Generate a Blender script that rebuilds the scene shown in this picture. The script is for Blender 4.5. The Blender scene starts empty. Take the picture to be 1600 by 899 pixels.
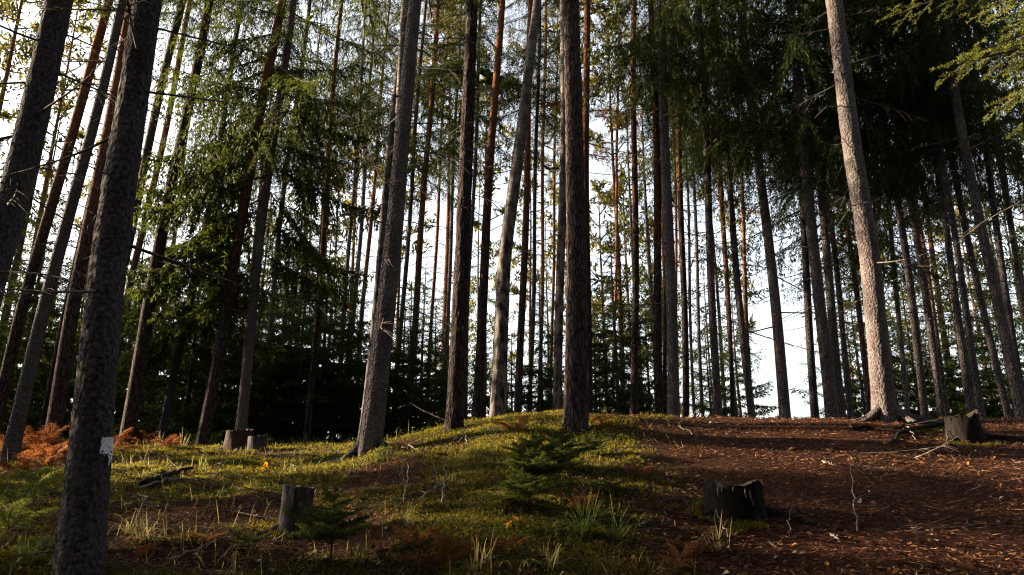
import bpy, math, random
import numpy as np
from mathutils import Vector, Matrix

# ------------------------------------------------------------------ camera, sky, sun, exposure
scene = bpy.context.scene
COL = scene.collection
F_PX = 1164.0                      # focal length in photograph pixels (1600 wide)
PITCH = math.radians(15.5)
cam_data = bpy.data.cameras.new('camera')
cam_data.sensor_width = 36.0
cam_data.lens = 36.0 * F_PX / 1600.0
cam_data.clip_start = 0.05
cam_data.clip_end = 3000.0
cam = bpy.data.objects.new('camera', cam_data)
COL.objects.link(cam)
cam.location = (0, 0, 0)           # the eye is the origin; the ground under it lies at -1.6
cam.rotation_euler = (math.radians(90) + PITCH, 0, 0)
scene.camera = cam

SUN_AZ = math.radians(-78.0)       # left of the view direction (+Y), a little ahead of the camera
SUN_EL = math.radians(16.0)
SUN = Vector((math.sin(SUN_AZ) * math.cos(SUN_EL), math.cos(SUN_AZ) * math.cos(SUN_EL), math.sin(SUN_EL)))
world = bpy.data.worlds.new('World')
scene.world = world
world.use_nodes = True
wn = world.node_tree
wn.nodes.clear()
sky = wn.nodes.new('ShaderNodeTexSky')
sky.sky_type = 'NISHITA'
sky.sun_disc = False
sky.sun_elevation = SUN_EL
sky.sun_rotation = SUN_AZ
sky.air_density = 1.0
sky.dust_density = 4.0
sky.ozone_density = 1.0
bgn = wn.nodes.new('ShaderNodeBackground')
bgn.inputs['Strength'].default_value = 0.075
won = wn.nodes.new('ShaderNodeOutputWorld')
hz = wn.nodes.new('ShaderNodeHueSaturation')          # thin white autumn haze over the whole dome
hz.inputs['Saturation'].default_value = 0.38
wn.links.new(sky.outputs[0], hz.inputs['Color'])
wn.links.new(hz.outputs[0], bgn.inputs[0])
wn.links.new(bgn.outputs[0], won.inputs[0])
sl = bpy.data.lights.new('sun', 'SUN')
sl.energy = 5.0
sl.angle = math.radians(0.6)
sl.color = (1.0, 0.80, 0.54)
so = bpy.data.objects.new('sun', sl)
COL.objects.link(so)
so.rotation_euler = SUN.to_track_quat('Z', 'Y').to_euler()
so.location = SUN * 60
scene.view_settings.view_transform = 'Standard'
scene.view_settings.look = 'None'
scene.view_settings.exposure = 2.98
scene.view_settings.gamma = 1.0
scene.view_settings.use_curve_mapping = False
scene.cycles.max_bounces = 4
scene.cycles.diffuse_bounces = 2
scene.cycles.glossy_bounces = 2
scene.cycles.transmission_bounces = 4
scene.cycles.use_denoising = True
scene.cycles.denoising_prefilter = 'NONE'
scene.cycles.filter_width = 1.15

# ------------------------------------------------------------------ numbers, noise, pixel helpers
CP, SP = math.cos(PITCH), math.sin(PITCH)
rng = np.random.default_rng(7)

def ray(px, py):
    u = (px - 800.0) / F_PX
    v = (449.5 - py) / F_PX
    return u, CP - SP * v, SP + CP * v           # world x, y, z of the viewing ray

def at(px, py, Y):
    x, y, z = ray(px, py)
    return np.array([x / y * Y, Y, z / y * Y])

def _h(ix, iy, iz, seed):
    n = (ix * 374761393 + iy * 668265263 + iz * 2147483647 + seed * 1274126177) & 0xFFFFFFFF
    n = ((n ^ (n >> 13)) * 1274126177) & 0xFFFFFFFF
    n = (n ^ (n >> 16)) & 0xFFFF
    return n / 65535.0

def noise3(x, y, z, seed=0):
    x, y, z = np.broadcast_arrays(np.asarray(x, float), np.asarray(y, float), np.asarray(z, float))
    ix, iy, iz = (np.floor(a).astype(np.int64) for a in (x, y, z))
    fx, fy, fz = x - ix, y - iy, z - iz
    fx, fy, fz = (f * f * (3 - 2 * f) for f in (fx, fy, fz))
    r = 0
    for a in (0, 1):
        wx = fx if a else 1 - fx
        for b in (0, 1):
            wy = fy if b else 1 - fy
            for c in (0, 1):
                wz = fz if c else 1 - fz
                r = r + wx * wy * wz * _h(ix + a, iy + b, iz + c, seed)
    return r

def fbm(x, y, s, seed=0, octv=3):
    r, a, t = 0, 1.0, 0
    for k in range(octv):
        r = r + a * (noise3(np.asarray(x) * s, np.asarray(y) * s, 0.5, seed + k) - 0.5)
        t += a
        a *= 0.5
        s *= 2.03
    return r / t

def sstep(a, b, x):
    t = np.clip((np.asarray(x, float) - a) / (b - a), 0, 1)
    return t * t * (3 - 2 * t)

PR = np.array([(-300, -10), (-40, -4.5), (-8, -2.3), (0, -1.6), (4.7, -.47), (8, .36), (10, .88), (11, 1.06), (12, 1.10), (14, 1.0), (18, .55), (25, -.8), (40, -4.2), (80, -10), (600, -30)], float)
PL = np.array([(-300, -10), (-40, -4.5), (-8, -2.3), (0, -1.6), (4.7, -.5), (8, .06), (10, .33), (13, .76), (16, 1.04), (20, 1.15), (30, .4), (45, -1.5), (80, -5), (600, -30)], float)

def mossy(x, y):
    """0..1: where moss grows; the trodden slope on the right is bare needle litter."""
    x, y = np.asarray(x, float), np.asarray(y, float)
    edge = 0.165 * y + 0.15 + 1.6 * fbm(x, y, 0.55, 31)
    m = sstep(0.75, -0.75, x - edge + 1.1 * fbm(x, y, 1.9, 35))
    m = np.maximum(m, sstep(.24, .34, fbm(x, y, .9, 36)) * .8 * sstep(5, 1, x))
    bare = sstep(0.0, 0.26, fbm(x, y, 0.75, 44, 3) + 0.10 * sstep(-1.2, -3.6, x))
    return m * (1 - bare)

def ground(x, y):
    x, y = np.asarray(x, float), np.asarray(y, float)
    t = sstep(-3.0, 0.5, x)
    z = np.interp(y, PL[:, 0], PL[:, 1]) * (1 - t) + np.interp(y, PR[:, 0], PR[:, 1]) * t
    near = np.exp(-((y - 8) / 14.0) ** 2)
    m = mossy(x, y)
    z = z + 0.16 * fbm(x, y, 0.35, 3, 2)
    z = z + near * (m * (0.30 * fbm(x, y, 1.3, 5, 2) + 0.16 * np.abs(fbm(x, y, 3.1, 9, 2))) + (1 - m) * 0.05 * fbm(x, y, 1.5, 12, 3))
    return z

def gz(x, y):
    return float(ground(np.array([x]), np.array([y]))[0])

def hit(px, py):
    """point of the ground seen at a photograph pixel"""
    x, y, z = ray(px, py)
    ys = np.linspace(3.0, 26, 900)
    d = ground(x / y * ys, ys) - z / y * ys
    i = int(np.argmax(d > 0)) if (d > 0).any() else int(np.argmax(d))
    Y = ys[i]
    return np.array([x / y * Y, Y, float(ground(np.array([x / y * Y]), np.array([Y]))[0])])

# ------------------------------------------------------------------ object helpers
def tag(o, label, cat, group=None):
    o['label'] = label
    o['category'] = cat
    if group:
        o['group'] = group
    return o

def thing(name, label, cat, loc, group=None, rz=0.0):
    o = bpy.data.objects.new(name, None)
    o.empty_display_size = 0.3
    COL.objects.link(o)
    o.location = loc
    o.rotation_euler = (0, 0, rz)
    return tag(o, label, cat, group)

def obj(name, me, parent=None, loc=(0, 0, 0), rot=(0, 0, 0), scale=(1, 1, 1)):
    o = bpy.data.objects.new(name, me)
    COL.objects.link(o)
    o.parent = parent
    o.location = loc
    o.rotation_euler = rot
    o.scale = scale
    return o

def mesh(name, verts, faces, mats, fmat=None, smooth=False, attrs=None):
    """verts (n,3); faces: list of int arrays, each (m,3) or (m,4); fmat: one material index per array"""
    me = bpy.data.meshes.new(name)
    verts = np.asarray(verts, np.float32)
    me.vertices.add(len(verts))
    me.vertices.foreach_set('co', verts.ravel())
    faces = [np.asarray(f, np.int32) for f in faces]
    if fmat is None:
        fmat = [0] * len(faces)
    keep = [(f, m) for f, m in zip(faces, fmat) if len(f)]
    loops = np.concatenate([f.ravel() for f, m in keep])
    sizes = np.concatenate([np.full(len(f), f.shape[1], np.int32) for f, m in keep])
    mi = np.concatenate([np.full(len(f), m, np.int32) for f, m in keep])
    starts = np.concatenate([[0], np.cumsum(sizes)[:-1]]).astype(np.int32)
    me.loops.add(len(loops))
    me.loops.foreach_set('vertex_index', loops)
    me.polygons.add(len(sizes))
    me.polygons.foreach_set('loop_start', starts)
    me.polygons.foreach_set('loop_total', sizes)
    me.polygons.foreach_set('material_index', mi)
    if smooth is not False:
        sm = np.zeros(len(sizes), bool)
        if smooth is True:
            sm[:] = True
        else:
            for k in smooth:
                sm[mi == k] = True
        me.polygons.foreach_set('use_smooth', sm)
    for m in mats:
        me.materials.append(m)
    for k, a in (attrs or {}).items():
        at_ = me.attributes.new(k, 'FLOAT', 'POINT')
        at_.data.foreach_set('value', np.asarray(a, np.float32))
    me.update(calc_edges=True)
    return me

def tube(pts, rad, sides, cap=True, squash=None):
    """a swept tube: verts and quads"""
    pts = np.asarray(pts, float)
    rad = np.asarray(rad, float)
    n = len(pts)
    tan = np.gradient(pts, axis=0)
    tan /= np.linalg.norm(tan, axis=1)[:, None] + 1e-9
    ref = np.array([0, 0, 1.0]) if abs(tan[0, 2]) < 0.8 else np.array([1.0, 0, 0])
    a = np.cross(tan, ref)
    a /= np.linalg.norm(a, axis=1)[:, None] + 1e-9
    b = np.cross(tan, a)
    th = np.arange(sides) * 2 * math.pi / sides
    v = pts[:, None, :] + rad[:, None, None] * (np.cos(th)[None, :, None] * a[:, None, :] + np.sin(th)[None, :, None] * b[:, None, :])
    v = v.reshape(-1, 3)
    i = np.arange(n - 1)[:, None] * sides
    j = np.arange(sides)[None, :]
    k = (j + 1) % sides
    q = np.stack([i + j, i + k, i + sides + k, i + sides + j], -1).reshape(-1, 4)
    if cap:
        v = np.vstack([v, pts[-1] + tan[-1] * rad[-1] * 0.5])
        c = len(v) - 1
        last = (n - 1) * sides
        q = np.vstack([q, np.array([[last + s, last + (s + 1) % sides, c, c] for s in range(sides)])[:, [0, 1, 2, 2]]]) if False else q
    return v, q

class Acc:
    """collects quads and triangles for one mesh"""
    def __init__(self):
        self.v, self.f, self.m, self.n = [], [], [], 0

    def add(self, v, f, m=0):
        v = np.asarray(v, float)
        self.v.append(v)
        self.f.append(np.asarray(f, np.int64) + self.n)
        self.m.append(m)
        self.n += len(v)

    def strips(self, quads, m=0):
        """quads: (k,4,3) loose faces"""
        k = len(quads)
        if k:
            self.add(np.asarray(quads).reshape(-1, 3), np.arange(4 * k).reshape(k, 4), m)

    def tris(self, t, m=0):
        k = len(t)
        if k:
            self.add(np.asarray(t).reshape(-1, 3), np.arange(3 * k).reshape(k, 3), m)

    def build(self, name, mats, smooth=False):
        groups = {}
        for f, m in zip(self.f, self.m):
            groups.setdefault((f.shape[1], m), []).append(f)
        fs = [np.vstack(g) for g in groups.values()]
        ms = [k[1] for k in groups]
        return mesh(name, np.vstack(self.v), fs, mats, ms, smooth)

def unit(v):
    v = np.asarray(v, float)
    return v / (np.linalg.norm(v, axis=-1, keepdims=True) + 1e-9)

def blades(base, direction, length, width, r, fold=0.0):
    """diamond-shaped leaves (k,4,3) from base points along directions, with a random roll"""
    k = len(base)
    d = unit(direction)
    rnd = unit(r.normal(size=(k, 3)))
    s = unit(np.cross(d, rnd))
    length = np.broadcast_to(length, (k,))[:, None]
    width = np.broadcast_to(width, (k,))[:, None]
    mid = base + d * length * 0.45
    return np.stack([base, mid + s * width * 0.5, base + d * length, mid - s * width * 0.5], 1)

# ------------------------------------------------------------------ materials (all procedural)
def new_mat(name):
    m = bpy.data.materials.new(name)
    m.use_nodes = True
    nt = m.node_tree
    nt.nodes.clear()
    out = nt.nodes.new('ShaderNodeOutputMaterial')
    return m, nt, out

def N(nt, t, **kw):
    n = nt.nodes.new(t)
    for k, v in kw.items():
        if k.startswith('i_'):
            n.inputs[k[2:].replace('_', ' ')].default_value = v
        else:
            setattr(n, k, v)
    return n

def ramp(nt, fac, stops):
    r = nt.nodes.new('ShaderNodeValToRGB')
    el = r.color_ramp.elements
    while len(el) < len(stops):
        el.new(0.5)
    for e, (p, c) in zip(el, stops):
        e.position = p
        e.color = (*c, 1) if len(c) == 3 else c
    nt.links.new(fac, r.inputs[0])
    return r.outputs[0]

def mix(nt, a, b, fac, mode='MIX'):
    m = nt.nodes.new('ShaderNodeMix')
    m.data_type = 'RGBA'
    m.blend_type = mode
    for s, v in (('A', a), ('B', b)):
        i = [x for x in m.inputs if x.name == s and x.type == 'RGBA'][0]
        if isinstance(v, tuple):
            i.default_value = (*v, 1)
        else:
            nt.links.new(v, i)
    i = m.inputs[0]
    if isinstance(fac, (int, float)):
        i.default_value = fac
    else:
        nt.links.new(fac, i)
    return [x for x in m.outputs if x.type == 'RGBA'][0]

def math_n(nt, op, a, b=None):
    m = nt.nodes.new('ShaderNodeMath')
    m.operation = op
    for k, v in enumerate((a, b)):
        if v is None:
            continue
        if isinstance(v, (int, float)):
            m.inputs[k].default_value = v
        else:
            nt.links.new(v, m.inputs[k])
    return m.outputs[0]

def objcoord(nt, scale, rand=True):
    tc = nt.nodes.new('ShaderNodeTexCoord')
    mp = nt.nodes.new('ShaderNodeMapping')
    mp.inputs['Scale'].default_value = scale
    nt.links.new(tc.outputs['Object'], mp.inputs[0])
    if rand:
        oi = nt.nodes.new('ShaderNodeObjectInfo')
        ml = math_n(nt, 'MULTIPLY', oi.outputs['Random'], 37.0)
        cb = nt.nodes.new('ShaderNodeCombineXYZ')
        nt.links.new(ml, cb.inputs[0])
        nt.links.new(ml, cb.inputs[2])
        nt.links.new(cb.outputs[0], mp.inputs['Location'])
    return mp.outputs[0], tc.outputs['Object']

def principled(nt, out, col, rough=0.85, height=None, bump=0.4, dist=0.02, spec=0.08):
    b = nt.nodes.new('ShaderNodeBsdfPrincipled')
    b.inputs['Roughness'].default_value = rough
    b.inputs['Specular IOR Level'].default_value = spec
    if isinstance(col, tuple):
        b.inputs['Base Color'].default_value = (*col, 1)
    else:
        nt.links.new(col, b.inputs['Base Color'])
    if height is not None:
        bp = nt.nodes.new('ShaderNodeBump')
        bp.inputs['Strength'].default_value = bump
        bp.inputs['Distance'].default_value = dist
        nt.links.new(height, bp.inputs['Height'])
        nt.links.new(bp.outputs[0], b.inputs['Normal'])
    nt.links.new(b.outputs[0], out.inputs[0])
    return b

def bark(name, kind, zlow=4.5):
    m, nt, out = new_mat(name)
    if kind == 'spruce':
        c, raw = objcoord(nt, (1, 1, 0.75))
        v = N(nt, 'ShaderNodeTexVoronoi', i_Scale=34.0, i_Randomness=1.0)
        n1 = N(nt, 'ShaderNodeTexNoise', i_Scale=46.0, i_Detail=5.0, i_Roughness=0.65)
        n2 = N(nt, 'ShaderNodeTexNoise', i_Scale=3.2, i_Detail=4.0)
        for n in (v, n1, n2):
            nt.links.new(c, n.inputs['Vector'])
        h = math_n(nt, 'ADD', math_n(nt, 'MULTIPLY', v.outputs['Distance'], -1.1), n1.outputs['Fac'])
        base = ramp(nt, n1.outputs['Fac'], [(.30, (.036, .033, .035)), (.50, (.150, .135, .138)), (.70, (.27, .25, .24))])
        patch = ramp(nt, n2.outputs['Fac'], [(.38, (.85, .80, .80)), (.62, (1.15, 1.15, 1.12))])
        col = mix(nt, base, patch, 1.0, 'MULTIPLY')
        lich = ramp(nt, n2.outputs['Fac'], [(.58, (0, 0, 0)), (.70, (.35, .35, .35))])
        col = mix(nt, col, (.17, .185, .15), lich)
        bm, dist, bs = 0.9, 0.02, 1
    elif kind == 'pine':
        c, raw = objcoord(nt, (1, 1, 0.24))
        v = N(nt, 'ShaderNodeTexVoronoi', i_Scale=27.0, i_Randomness=1.0)
        v.feature = 'DISTANCE_TO_EDGE'
        n1 = N(nt, 'ShaderNodeTexNoise', i_Scale=55.0, i_Detail=4.0)
        n2 = N(nt, 'ShaderNodeTexNoise', i_Scale=4.0, i_Detail=4.0)
        wob = N(nt, 'ShaderNodeTexNoise', i_Scale=9.0, i_Detail=2.0)
        for n in (n1, n2, wob):
            nt.links.new(c, n.inputs['Vector'])
        wv = mix(nt, c, wob.outputs['Color'], 0.11)
        nt.links.new(wv, v.inputs['Vector'])
        edge = ramp(nt, v.outputs['Distance'], [(.0, (0, 0, 0)), (.16, (1, 1, 1))])
        low = mix(nt, (.028, .021, .018), ramp(nt, n1.outputs['Fac'], [(.3, (.085, .062, .055)), (.7, (.20, .15, .135))]), edge)
        high = ramp(nt, n1.outputs['Fac'], [(.3, (.22, .085, .035)), (.7, (.46, .21, .10))])
        sep = nt.nodes.new('ShaderNodeSeparateXYZ')
        nt.links.new(raw, sep.inputs[0])
        zz = math_n(nt, 'ADD', sep.outputs[2], math_n(nt, 'MULTIPLY', n2.outputs['Fac'], 3.0))
        f = N(nt, 'ShaderNodeMapRange')
        f.inputs['From Min'].default_value = zlow
        f.inputs['From Max'].default_value = zlow + 4.5
        nt.links.new(zz, f.inputs['Value'])
        col = mix(nt, low, high, f.outputs[0])
        h = math_n(nt, 'ADD', math_n(nt, 'MULTIPLY', edge, 0.8), math_n(nt, 'MULTIPLY', n1.outputs['Fac'], 0.5))
        bm, dist = 0.9, 0.025
    else:
        c, raw = objcoord(nt, (1, 1, 4.5))
        n1 = N(nt, 'ShaderNodeTexNoise', i_Scale=7.0, i_Detail=5.0, i_Roughness=0.7)
        nt.links.new(c, n1.inputs['Vector'])
        c2, _ = objcoord(nt, (1, 1, 0.5))
        n2 = N(nt, 'ShaderNodeTexNoise', i_Scale=11.0, i_Detail=4.0)
        nt.links.new(c2, n2.inputs['Vector'])
        col = ramp(nt, n1.outputs['Fac'], [(.40, (.04, .036, .034)), (.50, (.28, .26, .24)), (.7, (.50, .48, .45))])
        sep = nt.nodes.new('ShaderNodeSeparateXYZ')
        nt.links.new(raw, sep.inputs[0])
        f = N(nt, 'ShaderNodeMapRange')
        f.inputs['From Min'].default_value = 12.0
        f.inputs['From Max'].default_value = 3.0
        nt.links.new(math_n(nt, 'ADD', sep.outputs[2], math_n(nt, 'MULTIPLY', n2.outputs['Fac'], 2.0)), f.inputs['Value'])
        col = mix(nt, col, ramp(nt, n2.outputs['Fac'], [(.4, (.035, .03, .028)), (.62, (.25, .23, .21))]), f.outputs[0])
        h = math_n(nt, 'ADD', n1.outputs['Fac'], n2.outputs['Fac'])
        bm, dist = 0.6, 0.02
    oi = nt.nodes.new('ShaderNodeObjectInfo')
    tint = ramp(nt, oi.outputs['Random'], [(.0, (.30, .29, .31)), (.5, (.42, .40, .42)), (1., (.62, .57, .55))])
    col = mix(nt, col, tint, 1.0, 'MULTIPLY')
    principled(nt, out, col, 0.95, h, bm, dist, 0.06)
    return m

def needle(name, dark, light, trans, tmix=0.4, scale=1.3, per=True):
    m, nt, out = new_mat(name)
    geo = nt.nodes.new('ShaderNodeNewGeometry')
    n1 = N(nt, 'ShaderNodeTexNoise', i_Scale=scale, i_Detail=3.0)
    nt.links.new(geo.outputs['Position'], n1.inputs['Vector'])
    rp = geo.outputs['Random Per Island']
    f = math_n(nt, 'ADD', math_n(nt, 'MULTIPLY', n1.outputs['Fac'], 0.7), math_n(nt, 'MULTIPLY', rp, 0.4))
    col = ramp(nt, f, [(.25, dark), (.75, light)])
    tcol = mix(nt, col, trans, 0.7)
    d = nt.nodes.new('ShaderNodeBsdfPrincipled')
    d.inputs['Roughness'].default_value = 0.7
    d.inputs['Specular IOR Level'].default_value = 0.06
    nt.links.new(col, d.inputs['Base Color'])
    t = nt.nodes.new('ShaderNodeBsdfTranslucent')
    nt.links.new(tcol, t.inputs[0])
    mx = nt.nodes.new('ShaderNodeMixShader')
    mx.inputs[0].default_value = tmix
    nt.links.new(d.outputs[0], mx.inputs[1])
    nt.links.new(t.outputs[0], mx.inputs[2])
    nt.links.new(mx.outputs[0], out.inputs[0])
    return m

def plain(name, a, b, scale=20.0, rough=0.85, bump=0.4, stretch=(1, 1, 1)):
    m, nt, out = new_mat(name)
    c, _ = objcoord(nt, stretch)
    n1 = N(nt, 'ShaderNodeTexNoise', i_Scale=scale, i_Detail=5.0, i_Roughness=0.65)
    nt.links.new(c, n1.inputs['Vector'])
    principled(nt, out, ramp(nt, n1.outputs['Fac'], [(.32, a), (.68, b)]), rough, n1.outputs['Fac'], bump, 0.01)
    return m

M_SPRUCE = bark('bark_spruce', 'spruce')
M_PINE = bark('bark_pine', 'pine')
M_PINE_GREY = bark('bark_old_pine', 'pine', 10.0)
M_BIRCH = bark('bark_birch', 'birch')
M_TWIG = plain('dead_twig', (.045, .036, .03), (.12, .10, .085), 30, 0.9, 0.3)
M_PALE = plain('bleached_wood', (.07, .060, .05), (.22, .195, .165), 24, 0.9, 0.3)
M_NEEDLE = needle('spruce_needles', (.006, .015, .006), (.026, .042, .011), (.12, .14, .012), 0.22)
M_NPINE = needle('pine_needles', (.010, .019, .009), (.045, .052, .015), (.24, .19, .02), 0.32)
M_NBIRCH = needle('birch_leaves', (.10, .085, .015), (.26, .19, .03), (.50, .36, .04), 0.45)
M_DRY = needle('dry_needles', (.13, .045, .012), (.27, .11, .03), (.40, .16, .03), 0.35)
M_FRESH = needle('fresh_needles', (.035, .062, .014), (.11, .14, .025), (.30, .30, .03), 0.40, 3.0)
M_MOSS = needle('moss_fronds', (.009, .015, .004), (.090, .084, .011), (.34, .27, .02), 0.28, 1.7)
M_GRASS = needle('grass_blades', (.050, .080, .018), (.15, .18, .045), (.26, .28, .05), 0.35, 3.0)
M_DRYGRASS = needle('dry_grass_blades', (.15, .12, .045), (.34, .27, .13), (.42, .33, .12), 0.35, 3.0)
M_RUST = needle('rusty_fern_fronds', (.032, .011, .006), (.17, .054, .014), (.42, .13, .03), 0.32, 6.0)
M_FERN = needle('green_fern_fronds', (.030, .055, .014), (.085, .115, .022), (.20, .22, .03), 0.38, 2.5)
M_GOLD = needle('golden_leaves', (.45, .17, .015), (.70, .34, .03), (.85, .42, .03), 0.45, 4.0)
M_BROWNLEAF = needle('fallen_leaves', (.022, .010, .007), (.095, .045, .026), (.16, .08, .03), 0.15, 3.0)
M_PALELEAF = needle('pale_fallen_leaves', (.10, .075, .055), (.26, .20, .15), (.3, .2, .1), 0.12, 7.0)

def ground_mat():
    m, nt, out = new_mat('forest_floor')
    tc = nt.nodes.new('ShaderNodeTexCoord')
    P = tc.outputs['Object']
    n1 = N(nt, 'ShaderNodeTexNoise', i_Scale=1.1, i_Detail=6.0, i_Roughness=0.6)
    n2 = N(nt, 'ShaderNodeTexNoise', i_Scale=38.0, i_Detail=5.0, i_Roughness=0.75)
    n3 = N(nt, 'ShaderNodeTexVoronoi', i_Scale=42.0)
    n4 = N(nt, 'ShaderNodeTexNoise', i_Scale=130.0, i_Detail=3.0)
    for n in (n1, n2, n3, n4):
        nt.links.new(P, n.inputs['Vector'])
    lit = ramp(nt, n2.outputs['Fac'], [(.30, (.008, .004, .003)), (.50, (.034, .014, .009)), (.70, (.10, .042, .022))])
    big = ramp(nt, n1.outputs['Fac'], [(.35, (.65, .62, .62)), (.65, (1.25, 1.1, 1.0))])
    lit = mix(nt, lit, big, 1.0, 'MULTIPLY')
    mos = ramp(nt, n2.outputs['Fac'], [(.30, (.006, .008, .003)), (.55, (.022, .024, .006)), (.75, (.05, .05, .010))])
    a = nt.nodes.new('ShaderNodeAttribute')
    a.attribute_name = 'moss'
    col = mix(nt, lit, mos, a.outputs['Fac'])
    h = math_n(nt, 'ADD', math_n(nt, 'ADD', n2.outputs['Fac'], math_n(nt, 'MULTIPLY', n3.outputs['Distance'], 0.6)), math_n(nt, 'MULTIPLY', n4.outputs['Fac'], 0.5))
    principled(nt, out, col, 0.95, h, 0.9, 0.03, 0.05)
    return m
M_GROUND = ground_mat()

# ------------------------------------------------------------------ the ground
def build_ground():
    xs = np.concatenate([np.linspace(-400, -40, 16)[:-1], np.linspace(-40, -9, 40)[:-1], np.linspace(-9, 10, 240)[:-1], np.linspace(10, 40, 40)[:-1], np.linspace(40, 400, 16)])
    ys = np.concatenate([np.linspace(-120, 2.5, 40)[:-1], np.linspace(2.5, 14, 180)[:-1], np.linspace(14, 30, 50)[:-1], np.linspace(30, 500, 40)])
    X, Y = np.meshgrid(xs, ys)
    Z = ground(X, Y)
    nx, ny = len(xs), len(ys)
    v = np.stack([X, Y, Z], -1).reshape(-1, 3)
    i = (np.arange(ny - 1)[:, None] * nx + np.arange(nx - 1)[None, :]).ravel()
    f = np.stack([i, i + 1, i + nx + 1, i + nx], 1)
    me = mesh('ground', v, [f], [M_GROUND], smooth=True, attrs={'moss': mossy(X, Y).ravel()})
    o = obj('ground', me)
    o['kind'] = 'structure'
    return o
build_ground()

# ------------------------------------------------------------------ branch and crown templates
def spruce_bough(r, L=1.5, nb=13, droop=0.25, pend=0.5, step=0.04, qlen=0.10, qwid=0.019, rich=4, seg=9, sides=4):
    """one live bough along +X: wood tubes and needle-shoot quads"""
    A = Acc()
    s = np.linspace(0, 1, 9)
    side = r.normal(0, 0.05, 2)
    ax = np.stack([s * L, side[0] * L * s ** 2 + 0.03 * np.sin(5 * s + r.uniform(0, 6)), -droop * L * s ** 1.4 + 0.75 * droop * L * s ** 4], 1)
    pick = np.linspace(0, 8, seg).astype(int)
    v, q = tube(ax[pick], 0.018 * (1 - 0.85 * s[pick]), sides)
    A.add(v, q, 1)
    shoots_b, shoots_d = [], []
    for k in range(nb * 2 + 1):
        sd = 1 if k % 2 else -1
        t = 0.10 + 0.90 * (k + r.uniform(-.4, .4)) / (nb * 2)
        t = min(max(t, 0.06), 1.0)
        p0 = np.array([np.interp(t, s, ax[:, c]) for c in range(3)])
        ln = L * 0.34 * (1.08 - t) ** 0.75 * r.uniform(.55, 1.15) + 0.08
        if k == nb * 2:
            d0, ln = np.array([1, 0, .1]), 0.2
        else:
            a = math.radians(r.uniform(38, 66))
            d0 = np.array([math.cos(a), sd * math.sin(a), r.uniform(-.25, .1)])
        n = max(3, int(ln / step))
        u = np.linspace(0, 1, n)
        bp = p0 + u[:, None] * ln * d0
        bp[:, 2] -= pend * ln * u ** 1.6
        dv = np.gradient(bp, axis=0)
        for _ in range(rich):
            jit = r.normal(0, .75, (n, 3))
            jit[:, 2] -= 0.30
            shoots_b.append(bp + r.normal(0, .012, (n, 3)))
            shoots_d.append(unit(dv) + jit * 0.75)
    b = np.vstack(shoots_b)
    d = np.vstack(shoots_d)
    A.strips(blades(b, d, r.uniform(.7, 1.3, len(b)) * qlen, r.uniform(.7, 1.3, len(b)) * qwid, r), 0)
    return A

def bare_branch(r, L=1.5, n=8):
    A = Acc()
    s = np.linspace(0, 1, 8)
    up = r.uniform(-.35, .12)
    ax = np.stack([s * L, 0.10 * L * np.sin(s * r.uniform(1, 3) + r.uniform(0, 6)) * s, up * L * s + r.uniform(-.15, .2) * L * s ** 2], 1)
    v, q = tube(ax, 0.012 * (1 - 0.85 * s) + 0.001, 4)
    A.add(v, q)
    for k in range(n):
        t = r.uniform(.2, .95)
        p0 = np.array([np.interp(t, s, ax[:, c]) for c in range(3)])
        a = r.uniform(.4, 1.2) * (1 if k % 2 else -1)
        ln = L * r.uniform(.12, .38) * (1.1 - t * .6)
        u = np.linspace(0, 1, 4)
        bp = p0 + u[:, None] * ln * np.array([math.cos(a), math.sin(a), r.uniform(-.45, .2)])
        bp[:, 2] -= 0.2 * ln * u ** 2
        v, q = tube(bp, 0.0055 * (1 - .8 * u) + .0006, 3)
        A.add(v, q)
    return A

def merged(parts):
    """join (Acc, 4x4) pairs into one Acc"""
    out = Acc()
    for A, T in parts:
        V = np.vstack(A.v) @ T[:3, :3].T + T[:3, 3]
        off = out.n
        out.v.append(V)
        out.n += len(V)
        for f, m in zip(A.f, A.m):
            out.f.append(f + off)
            out.m.append(m)
    return out

def xf(az, pitch, sc, z, off=0.0):
    ca, sa, cp, sp = math.cos(az), math.sin(az), math.cos(pitch), math.sin(pitch)
    Rz = np.array([[ca, -sa, 0], [sa, ca, 0], [0, 0, 1]])
    Ry = np.array([[cp, 0, -sp], [0, 1, 0], [sp, 0, cp]])
    T = np.eye(4)
    T[:3, :3] = Rz @ Ry * sc
    T[:3, 3] = (Rz @ np.array([off, 0, 0])) + np.array([0, 0, z])
    return T

RB = np.random.default_rng(11)
BL = 2.2
BOUGHS = [spruce_bough(RB, BL, 16, RB.uniform(.15, .35), RB.uniform(.35, .9), .038, .080, .0165, 4) for _ in range(6)]
BOUGHS_HANG = [spruce_bough(RB, BL, 16, RB.uniform(.2, .4), RB.uniform(1.1, 1.8), .038, .088, .0155, 4) for _ in range(3)]
BOUGHS_THIN = [spruce_bough(RB, .9, 7, RB.uniform(.1, .25), RB.uniform(.2, .6), 0.05, 0.11, 0.022, 3) for _ in range(4)]
BOUGHS_YOUNG = [spruce_bough(RB, BL, 13, RB.uniform(.1, .25), RB.uniform(.2, .6), .06, .17, .05, 3) for _ in range(3)]
BOUGHS_FAR = [spruce_bough(RB, BL, 7, .25, .6, 0.14, 0.28, 0.075, 2, 4, 3) for _ in range(4)]
BOUGHS_BACK = [spruce_bough(RB, BL, 4, .25, .6, 0.3, 0.60, 0.26, 1, 3, 3) for _ in range(3)]
BARE = [bare_branch(RB, RB.uniform(1.0, 1.9), 8) for _ in range(8)]

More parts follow.
